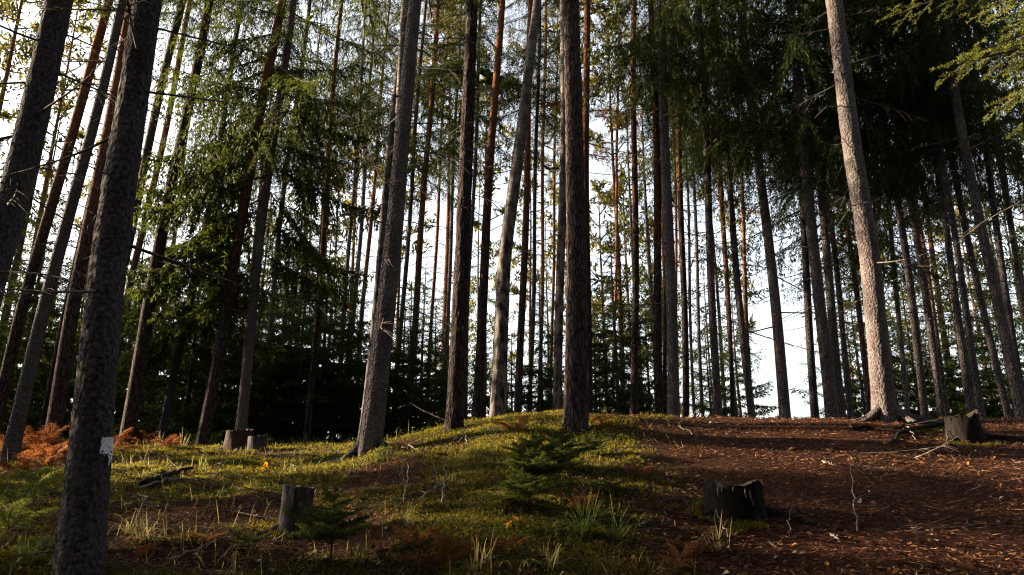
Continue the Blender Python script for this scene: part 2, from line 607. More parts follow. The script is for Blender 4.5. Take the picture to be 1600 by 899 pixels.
def spruce_crown(r, Lc, R, n, kind='forest', tmpl=None, thin=None):
    parts = []
    az = r.uniform(0, 6)
    for k in range(n):
        t = (k + r.uniform(0, 1)) / n
        if kind == 'forest':
            prof = min(1.0, 0.55 + t * 3.0) * (1 - t) ** 0.75 + 0.10
            t = t ** 1.25
            pitch = math.radians(-22 + 55 * t + r.normal(0, 7))
        else:                                               # a young cone, boughs down to the ground
            prof = (1 - t) ** 0.9 + 0.06
            pitch = math.radians(-8 + 40 * t + r.normal(0, 6))
        az += 2.39996 + r.normal(0, .35)
        ln = R * prof * r.uniform(.62, 1.2)
        if ln > 0.7 or thin is None:
            A = tmpl[r.integers(len(tmpl))]
            parts.append((A, xf(az, pitch, ln / BL, t * Lc)))
        else:
            A = thin[r.integers(len(thin))]
            parts.append((A, xf(az, pitch, ln / .9, t * Lc)))
    return merged(parts)

def pine_crown(r, Lc, R, n, tufts=16, tn=22, tl=0.10, tw=0.014):
    A = Acc()
    az = r.uniform(0, 6)
    tb = []
    for k in range(n):
        t = (k + r.uniform(0, 1)) / n
        az += 2.39996 + r.normal(0, .4)
        ln = R * (0.45 + 1.1 * t) * (1 - t ** 3) * r.uniform(.6, 1.15) + .25
        pitch = math.radians(r.uniform(-12, 25) + 30 * t)
        s = np.linspace(0, 1, 6)
        d = np.array([math.cos(az) * math.cos(pitch), math.sin(az) * math.cos(pitch), math.sin(pitch)])
        ax = np.array([0, 0, t * Lc]) + s[:, None] * ln * d
        ax[:, 2] += 0.15 * ln * s ** 2
        ax += r.normal(0, .03, ax.shape)
        v, q = tube(ax, .03 * (1 - .85 * s), 4)
        A.add(v, q, 1)
        for j in range(tufts):
            u = r.uniform(.35, 1.0)
            p = np.array([np.interp(u, s, ax[:, c]) for c in range(3)]) + r.normal(0, .16 * ln * u + .05, 3) * np.array([1, 1, .55])
            if j % 3 == 0:
                v, q = tube(np.stack([np.array([np.interp(u * .8, s, ax[:, c]) for c in range(3)]), p]), np.array([.008, .003]), 3)
                A.add(v, q, 1)
            tb.append(p)
    tb = np.array(tb)
    b = np.repeat(tb, tn, 0) + r.normal(0, .035, (len(tb) * tn, 3))
    d = r.normal(0, 1, b.shape) + np.array([0, 0, .35])
    A.strips(blades(b, d, r.uniform(.6, 1.2, len(b)) * tl, tw, r), 0)
    return A

def birch_crown(r, Lc, R, n, leaves=60):
    A = Acc()
    az = r.uniform(0, 6)
    B, D = [], []
    for k in range(n):
        t = (k + r.uniform(0, 1)) / n
        az += 2.39996
        ln = R * (1 - .6 * t) * r.uniform(.6, 1.2)
        s = np.linspace(0, 1, 6)
        d = np.array([math.cos(az) * .75, math.sin(az) * .75, .65])
        ax = np.array([0, 0, t * Lc]) + s[:, None] * ln * d
        ax[:, 2] -= .3 * ln * s ** 2.5
        v, q = tube(ax, .02 * (1 - .85 * s) + .001, 4)
        A.add(v, q, 1)
        u = r.uniform(.3, 1, leaves)
        p = np.stack([np.interp(u, s, ax[:, c]) for c in range(3)], 1) + r.normal(0, .16, (leaves, 3))
        B.append(p)
        D.append(r.normal(0, 1, (leaves, 3)) + np.array([0, 0, -.6]))
    B, D = np.vstack(B), np.vstack(D)
    A.strips(blades(B, D, .055, .042, r), 0)
    return A

RC = np.random.default_rng(23)
CROWN_L = 12.0
ME_SPRUCE = [spruce_crown(RC, CROWN_L, 2.2, 58, 'forest', BOUGHS if i < 2 else BOUGHS_HANG + BOUGHS[:2], BOUGHS_THIN).build('spruce_crown', [M_NEEDLE, M_TWIG]) for i in range(4)]
ME_YOUNG = [spruce_crown(RC, 5.0, 1.35, 78, 'young', BOUGHS_YOUNG, BOUGHS_THIN).build('young_spruce_crown', [M_NEEDLE, M_TWIG]) for i in range(2)]
ME_PINE = [pine_crown(RC, 6.0, 2.0, 30, 20, 26, .14, .014).build('pine_crown', [M_NPINE, M_TWIG]) for i in range(3)]
ME_BIRCH = [birch_crown(RC, 8.0, 2.4, 40).build('birch_crown', [M_NBIRCH, M_TWIG]) for i in range(1)]
BOUGHS_HEAVY = [spruce_bough(RB, BL, 18, RB.uniform(.2, .35), RB.uniform(.5, .9), .04, .12, .032, 4) for _ in range(6)] + [spruce_bough(RB, BL, 18, RB.uniform(.2, .35), RB.uniform(1.3, 1.9), .04, .12, .024, 4) for _ in range(3)]
ME_BOUGH = [b.build('spruce_bough', [M_NEEDLE, M_TWIG]) for b in BOUGHS_HEAVY]
ME_DRYBOUGH = [BOUGHS_THIN[i].build('dry_bough', [M_DRY, M_TWIG]) for i in range(2)]
ME_BARE = [b.build('bare_branch', [M_TWIG]) for b in BARE]

def bare_whorls(r, L, n):
    az, parts = 0, []
    for k in range(n):
        az += 2.39996 + r.normal(0, .4)
        parts.append((BARE[r.integers(len(BARE))], xf(az, r.uniform(-.4, .15), r.uniform(.35, .8), L * (k + r.uniform(0, 1)) / n)))
    return merged(parts)
ME_WHORLS = [bare_whorls(RC, 7.0, 44).build('bare_twigs', [M_TWIG]) for _ in range(3)]

# ------------------------------------------------------------------ trees
# image points along the trunk (photograph pixels), trunk width there (first, last), depth, kind, image row of crown base, crown radius factor, label
TREES = [
 # the nearest trunks
 ([(125, 860), (162, 400), (222, 0)], 74, 46, 4.55, 'S', -420, 1.5, 'nearest thick grey spruce trunk with a white paint mark', {'near': 1, 'bare': 10}),
 ([(-30, 500), (47, 225), (92, 0)], 56, 44, 5.6, 'S', -420, 1.5, 'thick dark spruce leaning in from the left edge', {'near': 1, 'bare': 16}),
 ([(575, 715), (612, 400), (648, 0)], 36, 19, 9.6, 'S', -110, 1.25, 'dark leaning spruce rising from the mossy bank, standing before a birch', {'near': 1, 'bare': 26}),
 ([(899, 660), (902, 400), (893, 0)], 36, 24, 9.5, 'P', -200, 1.6, 'straight rough-barked pine with fissured bark at the middle of the mound', {'near': 1, 'bare': 5, 'grey': 1}),
 ([(1384, 640), (1360, 400), (1328, 225), (1299, 0)], 37, 26, 10.5, 'S', -160, 1.4, 'big sunlit spruce with spreading roots on the right crest', {'near': 1, 'bare': 16, 'roots': 1}),
 ([(710, 655), (722, 400), (737, 0)], 26, 18, 11.0, 'P', 0, .9, 'reddish-brown pine with a pale lichen-grey foot on the moss crest', {'near': 1, 'bare': 14, 'grey': 1}),
 ([(777, 655), (788, 400), (809, 250), (840, 0)], 25, 13, 12.0, 'B', -160, 1.4, 'mottled birch trunk bending right towards its top', {'near': 1, 'bare': 6}),
 # left side
 ([(25, 688), (71, 492), (132, 240)], 27, 18, 11.0, 'S', -80, 1.0, 'grey trunk above the rusty bracken, leftmost with its foot in view', {'bare': 12}),
 ([(-2, 640), (40, 450), (158, 10)], 22, 15, 12.2, 'P', -60, 1.0, 'pinkish pine slanting up from the left edge beside the thick leaning spruce', {'bare': 8}),
 ([(66, 672), (96, 507), (150, 280)], 13, 9, 17.0, 'P', 40, .9, 'narrow reddish trunk just left of the dark red-brown one behind the paint-marked spruce', {}),
 ([(86, 677), (124, 436), (150, 280)], 28, 20, 12.0, 'P', -60, .9, 'dark red-brown trunk half hidden behind the paint-marked spruce', {'bare': 10}),
 ([(168, 640), (205, 440), (282, 85)], 13, 9, 19.0, 'P', -10, .8, 'slender pink pine just right of the paint-marked spruce', {}),
 ([(178, 470), (195, 400), (290, 0)], 15, 12, 14.5, 'S', 30, .8, 'thin dark leaning spruce crossing behind the slender pink pine', {'bare': 16}),
 ([(200, 668), (245, 418), (325, 0)], 24, 13, 14.0, 'P', -120, .8, 'tall grey pine leaning right with a clear view of its whole stem, left group', {'bare': 10, 'grey': 1}),
 ([(262, 450), (297, 200), (318, 60)], 7, 5, 27.0, 'P', 40, .7, 'very thin far pinkish pine beside the tall grey leaning pine', {}),
 ([(257, 674), (287, 520), (330, 300)], 14, 10, 15.5, 'S', 330, .9, 'dark spruce whose low boughs shade the bank left of the pair of stumps', {'bare': 10}),
 ([(323, 655), (362, 400), (433, 40)], 20, 14, 14.0, 'P', -20, .8, 'brown leaning pine behind the low dark spruce boughs', {'bare': 8}),
 ([(375, 662), (413, 353), (460, 0)], 18, 11, 14.4, 'S', 230, 1.3, 'spruce with drooping sunlit boughs left of centre, above the small stumps', {'bare': 14, 'boughs': 1}),
 ([(405, 667), (433, 400), (470, 100)], 10, 7, 18.0, 'S', 240, .9, 'narrow dark spruce right beside the one with drooping sunlit boughs', {'bare': 10}),
 ([(480, 690), (503, 400), (527, 100)], 11, 7, 16.5, 'P', 80, .7, 'slim pinkish pine standing alone before the dark young spruces', {'bare': 14}),
 ([(518, 688), (533, 560), (552, 300)], 9, 6, 21.0, 'S', 200, .9, 'dark slim trunk first to the right of the slim pinkish pine', {'bare': 8}),
 ([(541, 680), (551, 520), (570, 250)], 8, 6, 23.0, 'S', 190, .9, 'dark slim trunk second to the right of the slim pinkish pine', {'bare': 8}),
 ([(555, 672), (566, 500), (583, 300)], 8, 6, 24.0, 'P', 100, .8, 'dark slim trunk third to the right of the slim pinkish pine', {}),
 ([(564, 681), (594, 400), (628, 60)], 14, 10, 12.5, 'B', -100, .8, 'smooth grey birch stem slanting just left of the mossy-bank spruce', {'bare': 5}),
 ([(588, 660), (605, 440), (637, 0)], 13, 11, 12.5, 'B', -140, .9, 'white birch peeping out behind the dark leaning spruce of the bank', {'bare': 4}),
 ([(617, 640), (635, 400), (650, 200)], 8, 6, 20.0, 'S', 150, .8, 'thin dark trunk first to the right of the mossy-bank spruce', {'bare': 10}),
 ([(636, 650), (655, 420), (679, 90)], 11, 8, 20.0, 'P', 30, .8, 'orange pine stem standing left of the reddish-brown crest pine', {}),
 ([(667, 650), (680, 400), (696, 100)], 6, 4, 26.0, 'P', 30, .7, 'very thin far pine just left of the reddish-brown crest pine', {}),
 # centre
 ([(693, 650), (703, 400), (712, 200)], 7, 5, 24.0, 'S', 140, .7, 'thin stem half hidden directly left of the reddish-brown crest pine', {}),
 ([(725, 650), (734, 420), (747, 130)], 7, 5, 19.0, 'S', 90, .8, 'thin dark spruce between the reddish-brown crest pine and the dark orange-topped pine', {'bare': 14}),
 ([(742, 656), (758, 420), (776, 120)], 16, 11, 14.0, 'P', 60, .8, 'dark-footed pine turning orange higher up, left of the mottled birch', {'bare': 10}),
 ([(811, 652), (818, 400), (826, 150)], 12, 9, 15.5, 'P', 100, .8, 'brown pine first to the right of the mottled birch', {'bare': 12}),
 ([(826, 650), (835, 400), (841, 80)], 7, 5, 20.0, 'S', 60, .8, 'thin dark spruce second to the right of the mottled birch', {'bare': 12}),
 ([(843, 650), (847, 400), (850, 150)], 6, 5, 24.0, 'P', 140, .8, 'thin trunk third to the right of the mottled birch', {}),
 ([(873, 650), (877, 400), (882, 0)], 14, 11, 13.5, 'B', -60, .9, 'grey birch stem close to the left of the fissured middle pine', {'bare': 6}),
 ([(861, 650), (864, 430), (868, 200)], 5, 4, 28.0, 'P', 160, .7, 'thread-thin far trunk left of the grey birch by the middle pine', {}),
 ([(918, 655), (918, 400), (917, 50)], 12, 10, 14.0, 'P', 20, .9, 'dark brown pine close behind the fissured middle pine on its right', {'bare': 14}),
 ([(958, 655), (962, 400), (965, 150)], 5, 4, 27.0, 'P', 120, .8, 'thread-thin far pine between the middle pine and the straight orange one', {}),
 ([(991, 655), (991, 400), (990, 110)], 12, 8, 14.5, 'P', 60, .8, 'straight orange pine alone in the gap right of the middle pine', {'bare': 10}),
 # right of centre
 ([(1033, 657), (1027, 400), (1020, 100)], 14, 10, 13.5, 'P', 30, .8, 'dark pine left neighbour of the thick grey crest spruce', {'bare': 10}),
 ([(1041, 655), (1035, 418), (1030, 200)], 7, 5, 19.0, 'P', 100, .7, 'narrow reddish pine squeezed left of the thick grey crest spruce', {}),
 ([(1052, 657), (1045, 400), (1034, 20)], 19, 13, 12.5, 'S', 110, 1.0, 'thick grey spruce on the crest, right of the straight orange pine', {'bare': 14}),
 ([(1060, 650), (1057, 450), (1052, 200)], 5, 4, 26.0, 'P', 120, .7, 'thin far stem directly right of the thick grey crest spruce', {}),
 ([(1070, 657), (1066, 400), (1062, 100)], 11, 8, 15.0, 'P', 80, .8, 'dark brown pine second to the right of the thick grey crest spruce', {'bare': 10}),
 ([(1084, 656), (1077, 420), (1072, 250)], 5, 4, 27.0, 'S', 150, .8, 'thin far spruce in the pale gap before the straight dark spruce', {}),
 ([(1098, 656), (1085, 400), (1078, 230)], 6, 5, 24.0, 'S', 120, .8, 'thin spruce left neighbour of the straight dark spruce', {'bare': 8}),
 ([(1124, 657), (1110, 400), (1092, 40)], 13, 10, 14.0, 'S', 170, 1.0, 'straight dark spruce before the pale gap right of centre', {'bare': 16}),
 ([(1145, 656), (1133, 400), (1124, 150)], 7, 6, 19.0, 'P', 90, .8, 'narrow trunk between the straight dark spruce and the side-lit one', {'bare': 8}),
 ([(1177, 656), (1150, 400), (1127, 80)], 12, 9, 14.0, 'S', 190, 1.0, 'side-lit spruce first to the left of the wide white sky gap', {'bare': 14}),
 ([(1172, 620), (1163, 400), (1155, 250)], 8, 6, 20.0, 'P', 130, .8, 'reddish pine crossing behind the side-lit spruce', {}),
 ([(1227, 655), (1201, 400), (1175, 150)], 18, 13, 13.0, 'S', 230, 1.1, 'spruce with a bright sun-struck left edge inside the white sky gap', {'bare': 16}),
 ([(1272, 653), (1259, 400), (1240, 130)], 13, 10, 15.0, 'S', 260, 1.0, 'dark spruce first to the right of the white sky gap', {'bare': 12}),
 ([(1297, 652), (1273, 400), (1230, 0)], 20, 14, 12.5, 'S', 240, 1.1, 'thick dark spruce second to the right of the white sky gap', {'bare': 16}),
 ([(1316, 652), (1297, 420), (1252, 0)], 15, 11, 13.0, 'S', 220, 1.0, 'pale-edged spruce third to the right of the white sky gap', {'bare': 16}),
 ([(1332, 652), (1307, 436), (1280, 220)], 10, 8, 17.0, 'S', 260, 1.0, 'narrow black trunk just left of the narrow brown one beside the big sunlit spruce', {'bare': 8}),
 ([(1357, 645), (1334, 436), (1310, 250)], 10, 8, 18.0, 'P', 200, .9, 'narrow brown trunk touching the left side of the big sunlit spruce', {}),
 # right side
 ([(1414, 615), (1394, 400), (1376, 200)], 9, 7, 18.0, 'S', 280, 1.0, 'thin dark trunk first to the right of the big sunlit spruce', {'bare': 8}),
 ([(1446, 642), (1413, 400), (1382, 200)], 14, 10, 14.0, 'S', 270, 1.0, 'dark trunk second to the right of the big sunlit spruce', {'bare': 12}),
 ([(1469, 642), (1431, 400), (1397, 180)], 14, 10, 14.5, 'S', 270, 1.0, 'dark trunk third to the right of the big sunlit spruce', {'bare': 12}),
 ([(1482, 640), (1450, 440), (1420, 250)], 9, 8, 19.0, 'P', 250, .9, 'reddish pine fourth to the right of the big sunlit spruce', {}),
 ([(1517, 645), (1481, 400), (1445, 145)], 13, 9, 13.0, 'S', 160, 1.0, 'left one of two sun-striped slender spruces behind the right-hand stump', {'bare': 18}),
 ([(1537, 645), (1497, 400), (1460, 175)], 13, 9, 12.5, 'S', 150, 1.0, 'right one of two sun-striped slender spruces behind the right-hand stump', {'bare': 18}),
 ([(1572, 644), (1522, 400), (1480, 200)], 13, 10, 15.0, 'S', 280, 1.0, 'black trunk between the sun-striped pair and the grey right-edge spruce', {'bare': 10}),
 ([(1591, 644), (1548, 420), (1480, 25)], 20, 14, 11.8, 'S', 60, 1.1, 'thick grey spruce near the right edge behind the rooted stump', {'bare': 18}),
 ([(1604, 644), (1563, 410), (1520, 165)], 13, 10, 13.5, 'S', 200, 1.1, 'slim dark spruce just right of the thick grey right-edge spruce', {'bare': 12}),
 ([(1632, 644), (1595, 445), (1560, 230)], 11, 9, 15.0, 'S', 240, 1.1, 'rightmost thin spruce leaning in at the right edge', {'bare': 8}),
]

def trunk_mesh(cx, cy, rad, zs, sides, disp, r, mat, seed, flare_lobes):
    th = np.arange(sides) * 2 * math.pi / sides
    Z, TH = np.meshgrid(zs, th, indexing='ij')
    R = np.repeat(rad[:, None], sides, 1)
    h = zs - zs[0]
    fl = np.exp(-np.maximum(h - .12, 0) / 0.28)[:, None]
    lob = 0.5 + 0.5 * np.sin(TH * flare_lobes[0] + flare_lobes[1]) * np.cos(TH * 2 + flare_lobes[2])
    R = R * (1 + fl * (0.08 + 0.28 * lob) + 0.07 * np.exp(-np.maximum(h, 0) / 0.7)[:, None])
    R = R * (1 + 0.05 * (noise3(np.cos(TH) * 1.3 + seed, np.sin(TH) * 1.3, Z * 0.9, 5) - .5))
    if disp:
        s = 17.0
        X0, Y0 = np.cos(TH) * R * s, np.sin(TH) * R * s
        zst = 0.28 if disp == 'pine' else 0.8
        nz = noise3(X0 + seed, Y0, Z * s * zst, 6) + .5 * noise3(X0 * 2.1, Y0 * 2.1 + seed, Z * s * zst * 2.1, 8)
        nz = np.abs(nz - .75) * 1.6
        R = R + (0.020 if disp == 'pine' else 0.012) * (np.minimum(nz, .55) - .25)
    V = np.stack([cx[:, None] + R * np.cos(TH), cy[:, None] + R * np.sin(TH), Z], -1).reshape(-1, 3)
    n = len(zs)
    i = np.arange(n - 1)[:, None] * sides
    j = np.arange(sides)[None, :]
    k = (j + 1) % sides
    q = np.stack([i + j, i + k, i + sides + k, i + sides + j], -1).reshape(-1, 4)
    return mesh('trunk', V, [q], [mat], smooth=True)

def build_tree(idx, pts, w0, w1, Y, kind, crow, crad, label, opt):
    r = np.random.default_rng(100 + idx)
    P = np.array([at(px, py, Y) for px, py in pts])
    P = P[np.argsort(P[:, 2])]
    # foot: carry the lowest stretch down to the ground
    slope0 = (P[1, 0] - P[0, 0]) / (P[1, 2] - P[0, 2])
    x0, z0 = P[0, 0], P[0, 2]
    for _ in range(4):
        z0 = gz(x0, Y)
        x0 = P[0, 0] + slope0 * (z0 - P[0, 2])
    slope1 = np.clip((P[-1, 0] - P[-2, 0]) / (P[-1, 2] - P[-2, 2]), -.06, .06)
    H = {'S': 21, 'P': 21, 'B': 19}[kind] + r.uniform(-2, 2.5)
    zt = z0 + H
    back_row = Y > 16.4 and pts[0][0] > 600        # the farther stems of the centre and right carry deeper crowns
    zc = at(800, crow + (130 if back_row else 0), Y)[2]
    if P[-1, 2] > zt - 3:
        zt = P[-1, 2] + 4
    kz = np.concatenate([[z0 - .25, z0], P[P[:, 2] > z0 + .3, 2], [zt]])
    kx = np.concatenate([[x0 - slope0 * .25, x0], P[P[:, 2] > z0 + .3, 0], [P[-1, 0] + slope1 * (zt - P[-1, 2])]])
    def true_radius(w, p):                # photograph width -> radius, for a stem off the optical axis
        dep = p[1] * CP + p[2] * SP
        return w / 2 * dep / F_PX / math.sqrt(1 + (p[0] / dep) ** 2)
    r0, r1 = true_radius(w0, P[0]), true_radius(w1, P[-1])
    if 'near' in opt:
        top = at(pts[-1][0], pts[-1][1], Y)[2]
        zs = np.concatenate([np.arange(z0 - .25, min(top + 1.0, zt), .045), np.linspace(min(top + 1.0, zt), zt, 14)[1:]])
        sides = 56
    elif Y < 16:
        zs = np.linspace(z0 - .25, zt, 60)
        zs = z0 - .25 + (zt - z0 + .25) * np.linspace(0, 1, 60) ** 1.3
        sides = 16
    else:
        zs = z0 - .25 + (zt - z0 + .25) * np.linspace(0, 1, 30) ** 1.2
        sides = 10
    # smooth centre line through the image points
    cx = np.interp(zs, kz, kx)
    if len(zs) > 20:
        k = max(3, int(1.2 / max(zs[5] - zs[4], .01)))
        k = min(k, 25) | 1
        pad = np.pad(cx, k // 2, mode='reflect', reflect_type='odd')
        cx = np.convolve(pad, np.ones(k) / k, 'valid')
    cx = cx + 0.03 * np.sin(zs * .7 + r.uniform(0, 6)) * (0 if 'near' in opt else 1)
    cy = Y + r.normal(0, .012) * (zs - z0) + 0.04 * np.sin(zs * .5 + r.uniform(0, 6))
    za, zb = P[0, 2], P[-1, 2]
    rad = np.interp(zs, [za, zb, max(zt, zb + 1)], [r0, r1, .02])
    rad = np.where(zs < za, r0 + (za - zs) / max(zb - za, 1) * (r0 - r1), rad)
    rad = np.maximum(rad, .015)
    mat = {'S': M_SPRUCE, 'P': M_PINE, 'B': M_BIRCH}[kind]
    if 'grey' in opt:
        mat = M_PINE_GREY
    name = {'S': 'spruce_tree', 'P': 'pine_tree', 'B': 'birch_tree'}[kind]
    grp = {'S': 'spruces of the wood', 'P': 'pines of the wood', 'B': 'birches of the wood'}[kind]
    t = thing(name, label, 'tree', (x0, Y, z0), grp)
    disp = ('pine' if kind == 'P' else 'spruce') if 'near' in opt else None
    me = trunk_mesh(cx - x0, cy - Y, rad, zs - z0, sides, disp, r, mat, idx * 7.3, (r.integers(4, 7), r.uniform(0, 6), r.uniform(0, 6)))
    obj('trunk', me, t)
    cxf = lambda z: float(np.interp(z, zs, cx)) - x0
    cyf = lambda z: float(np.interp(z, zs, cy)) - Y
    rf = lambda z: float(np.interp(z, zs, rad))
    # crown
    zc = min(max(zc, z0 + 2.0), zt - 3.5)
    lean = math.atan2(cxf(zt) - cxf(zc), zt - zc)
    if kind == 'S':
        me = ME_SPRUCE[r.integers(len(ME_SPRUCE))]
        base_l, rr = CROWN_L, crad * r.uniform(.85, 1.15)
    elif kind == 'P':
        me = ME_PINE[r.integers(len(ME_PINE))]
        base_l, rr = 6.0, crad * r.uniform(.85, 1.2)
        zc = max(zc, zt - (13 if back_row else 9))
    else:
        me = ME_BIRCH[0]
        base_l, rr = 8.0, crad
        zc = max(zc, z0 + 6)
    if back_row:
        rr *= 1.25
    obj('crown', me, t, (cxf(zc), cyf(zc), zc - z0), (0, lean, r.uniform(0, 6.28)), (rr, rr, (zt + .3 - zc) / base_l))
    # bare branches below the crown
    lo = z0 + (1.6 if kind == 'S' else 3.0)
    hi = max(zc + .8, lo + 2)
    vis = min(hi, at(800, -80, Y)[2])
    nb = int(opt.get('bare', 0) * (1.7 if 'near' not in opt else 1.3))
    if Y < 15.2 and nb:
        az = r.uniform(0, 6)
        for k in range(nb):
            az += 2.39996 + r.normal(0, .5)
            z = lo + (vis - lo) * ((k + r.uniform(0, 1)) / nb) ** .8
            s = r.uniform(.45, 1.05) * (1.0 if kind == 'S' else .8)
            obj('branch', ME_BARE[r.integers(len(ME_BARE))], t, (cxf(z) + math.cos(az) * rf(z) * .8, cyf(z) + math.sin(az) * rf(z) * .8, z - z0), (r.uniform(-.5, .5), r.uniform(-.1, .35), az), (s, s, s))
    elif kind != 'B' and hi - lo > 2:
        o = obj('bare_twigs', ME_WHORLS[r.integers(3)], t, (cxf(lo), cyf(lo), lo - z0), (0, math.atan2(cxf(hi) - cxf(lo), hi - lo), r.uniform(0, 6)), (.8, .8, (hi - lo) / 7.0))
        o['kind'] = 'stuff'
    return t, dict(x0=x0, z0=z0, Y=Y, cx=cxf, cy=cyf, rf=rf, zs=zs)

BUILT = []
for i, row in enumerate(TREES):
    BUILT.append(build_tree(i, *row))

# ------------------------------------------------------------------ dark young spruces under the tall trees
YOUNG = [
 (300, 680, 330, 17.0, .95, 'young spruce filling the shade left of the small stump pair'),
 (350, 670, 420, 20.0, .9, 'young spruce behind the brown leaning pine'),
 (160, 680, 360, 20.0, 1.0, 'young spruce deep in the shade right behind the paint-marked spruce'),
 (235, 680, 300, 22.0, .9, 'young spruce between the tall grey leaning pine and the low dark boughs'),
 (40, 690, 280, 19.0, 1.1, 'young spruce at the far left above the rusty bracken'),
 (100, 690, 390, 24.0, .9, 'young spruce behind the dark red-brown trunk at left'),
 (440, 690, 360, 19.0, 1.0, 'dark young spruce left of the slim pinkish pine'),
 (505, 690, 340, 20.0, 1.1, 'tall dark young spruce right behind the slim pinkish pine'),
 (548, 690, 400, 22.0, 1.0, 'dark young spruce behind the smooth grey birch stem'),
 (640, 690, 440, 18.0, .95, 'dark young spruce between the mossy-bank spruce and the reddish-brown crest pine'),
 (680, 690, 480, 21.0, .9, 'dark young spruce just left of the reddish-brown crest pine'),
 (845, 690, 430, 19.0, .85, 'yellowish young spruce between the mottled birch and the middle pine'),
 (962, 690, 370, 18.0, 1.05, 'young spruce with a pointed top right of the middle pine'),
 (930, 690, 470, 24.0, .9, 'smaller young spruce close behind the fissured middle pine'),
 (1012, 690, 460, 23.0, .9, 'young spruce behind the straight orange pine'),
 (470, 690, 420, 17.5, 1.0, 'low dark spruce before the slim pinkish pine'),
 (400, 690, 300, 23.0, 1.0, 'tall young spruce behind the one with drooping sunlit boughs'),
 (270, 690, 440, 18.5, .95, 'low young spruce right of the tall grey leaning pine'),
 (585, 690, 470, 19.5, .95, 'dark young spruce behind the leaning mossy-bank spruce'),
 (755, 690, 500, 22.0, .9, 'dark young spruce behind the dark-footed pine'),
 (10, 690, 420, 16.0, .9, 'low young spruce at the very left edge'),
 (320, 690, 260, 25.0, 1.0, 'tall young spruce far behind the low dark boughs'),
 (200, 690, 330, 25.5, 1.0, 'young spruce far behind the slender pink pine'),
 (130, 690, 300, 27.0, 1.0, 'young spruce seen between the dark red-brown trunk and the paint-marked spruce'),
 (60, 690, 380, 23.0, 1.0, 'young spruce behind the narrow reddish trunk at left'),
 (375, 690, 380, 21.0, 1.0, 'young spruce at the foot of the one with drooping sunlit boughs'),
 (425, 690, 450, 17.5, 1.0, 'low bushy spruce right of the green grass clump'),
 (530, 690, 470, 18.0, 1.0, 'low bushy spruce between the slim pinkish pine and the smooth grey birch stem'),
 (470, 690, 300, 27.0, 1.0, 'tall young spruce far behind the slim pinkish pine'),
 (610, 690, 420, 25.0, 1.0, 'young spruce seen right of the leaning mossy-bank spruce'),
 (660, 690, 400, 27.0, 1.0, 'tall young spruce far behind the orange pine stem'),
 (700, 690, 520, 17.0, .9, 'low bushy spruce behind the foot of the reddish-brown crest pine'),
 (800, 690, 520, 24.0, .9, 'young spruce behind the mottled birch'),
 (870, 690, 500, 21.0, .9, 'young spruce behind the grey birch by the middle pine'),
 (945, 690, 430, 21.0, 1.0, 'young spruce between the middle pine and the pointed one'),
 (985, 690, 540, 20.0, .9, 'low young spruce at the foot of the straight orange pine'),
 (1385, 690, 470, 26.0, 1.0, 'young spruce far behind the foot of the big sunlit spruce'),
 (1460, 690, 380, 25.0, 1.0, 'tall young spruce behind the third trunk right of the big sunlit spruce'),
 (1540, 690, 470, 25.0, 1.0, 'young spruce far behind the right-hand stump'),
 (1105, 690, 500, 24.0, .9, 'young spruce behind the straight dark spruce'),
 (1150, 690, 450, 25.0, .9, 'young spruce behind the side-lit spruce'),
 (1340, 690, 430, 22.0, .95, 'young spruce left behind the big sunlit spruce'),
 (1425, 690, 420, 22.0, 1.0, 'young spruce right behind the big sunlit spruce'),
 (1500, 690, 430, 21.0, 1.0, 'young spruce behind the two sun-striped slender spruces'),
 (1570, 690, 380, 20.0, 1.0, 'young spruce behind the thick grey right-edge spruce'),
]
for i, (px, _, ptop, Y, rr, label) in enumerate(YOUNG):
    r = np.random.default_rng(900 + i)
    x = at(px, 560, Y)[0]
    z = gz(x, Y)
    h = max(at(px, ptop, Y)[2] - z, 2.5)
    t = thing('young_spruce', label, 'tree', (x, Y, z), 'young spruces under the tall trees')
    zs = np.linspace(-.2, h, 14)
    v, q = tube(np.stack([.02 * np.sin(zs), .02 * np.cos(zs), zs], 1), np.interp(zs, [-.2, h], [.012 * h, .008]), 8)
    obj('trunk', mesh('trunk', v, [q], [M_SPRUCE], smooth=True), t)
    w = rr * h / 5.0 * r.uniform(.85, 1.1)
    obj('crown', ME_YOUNG[i % 2], t, (0, 0, .45), (0, 0, r.uniform(0, 6)), (w, w, (h - .35) / 5.0))

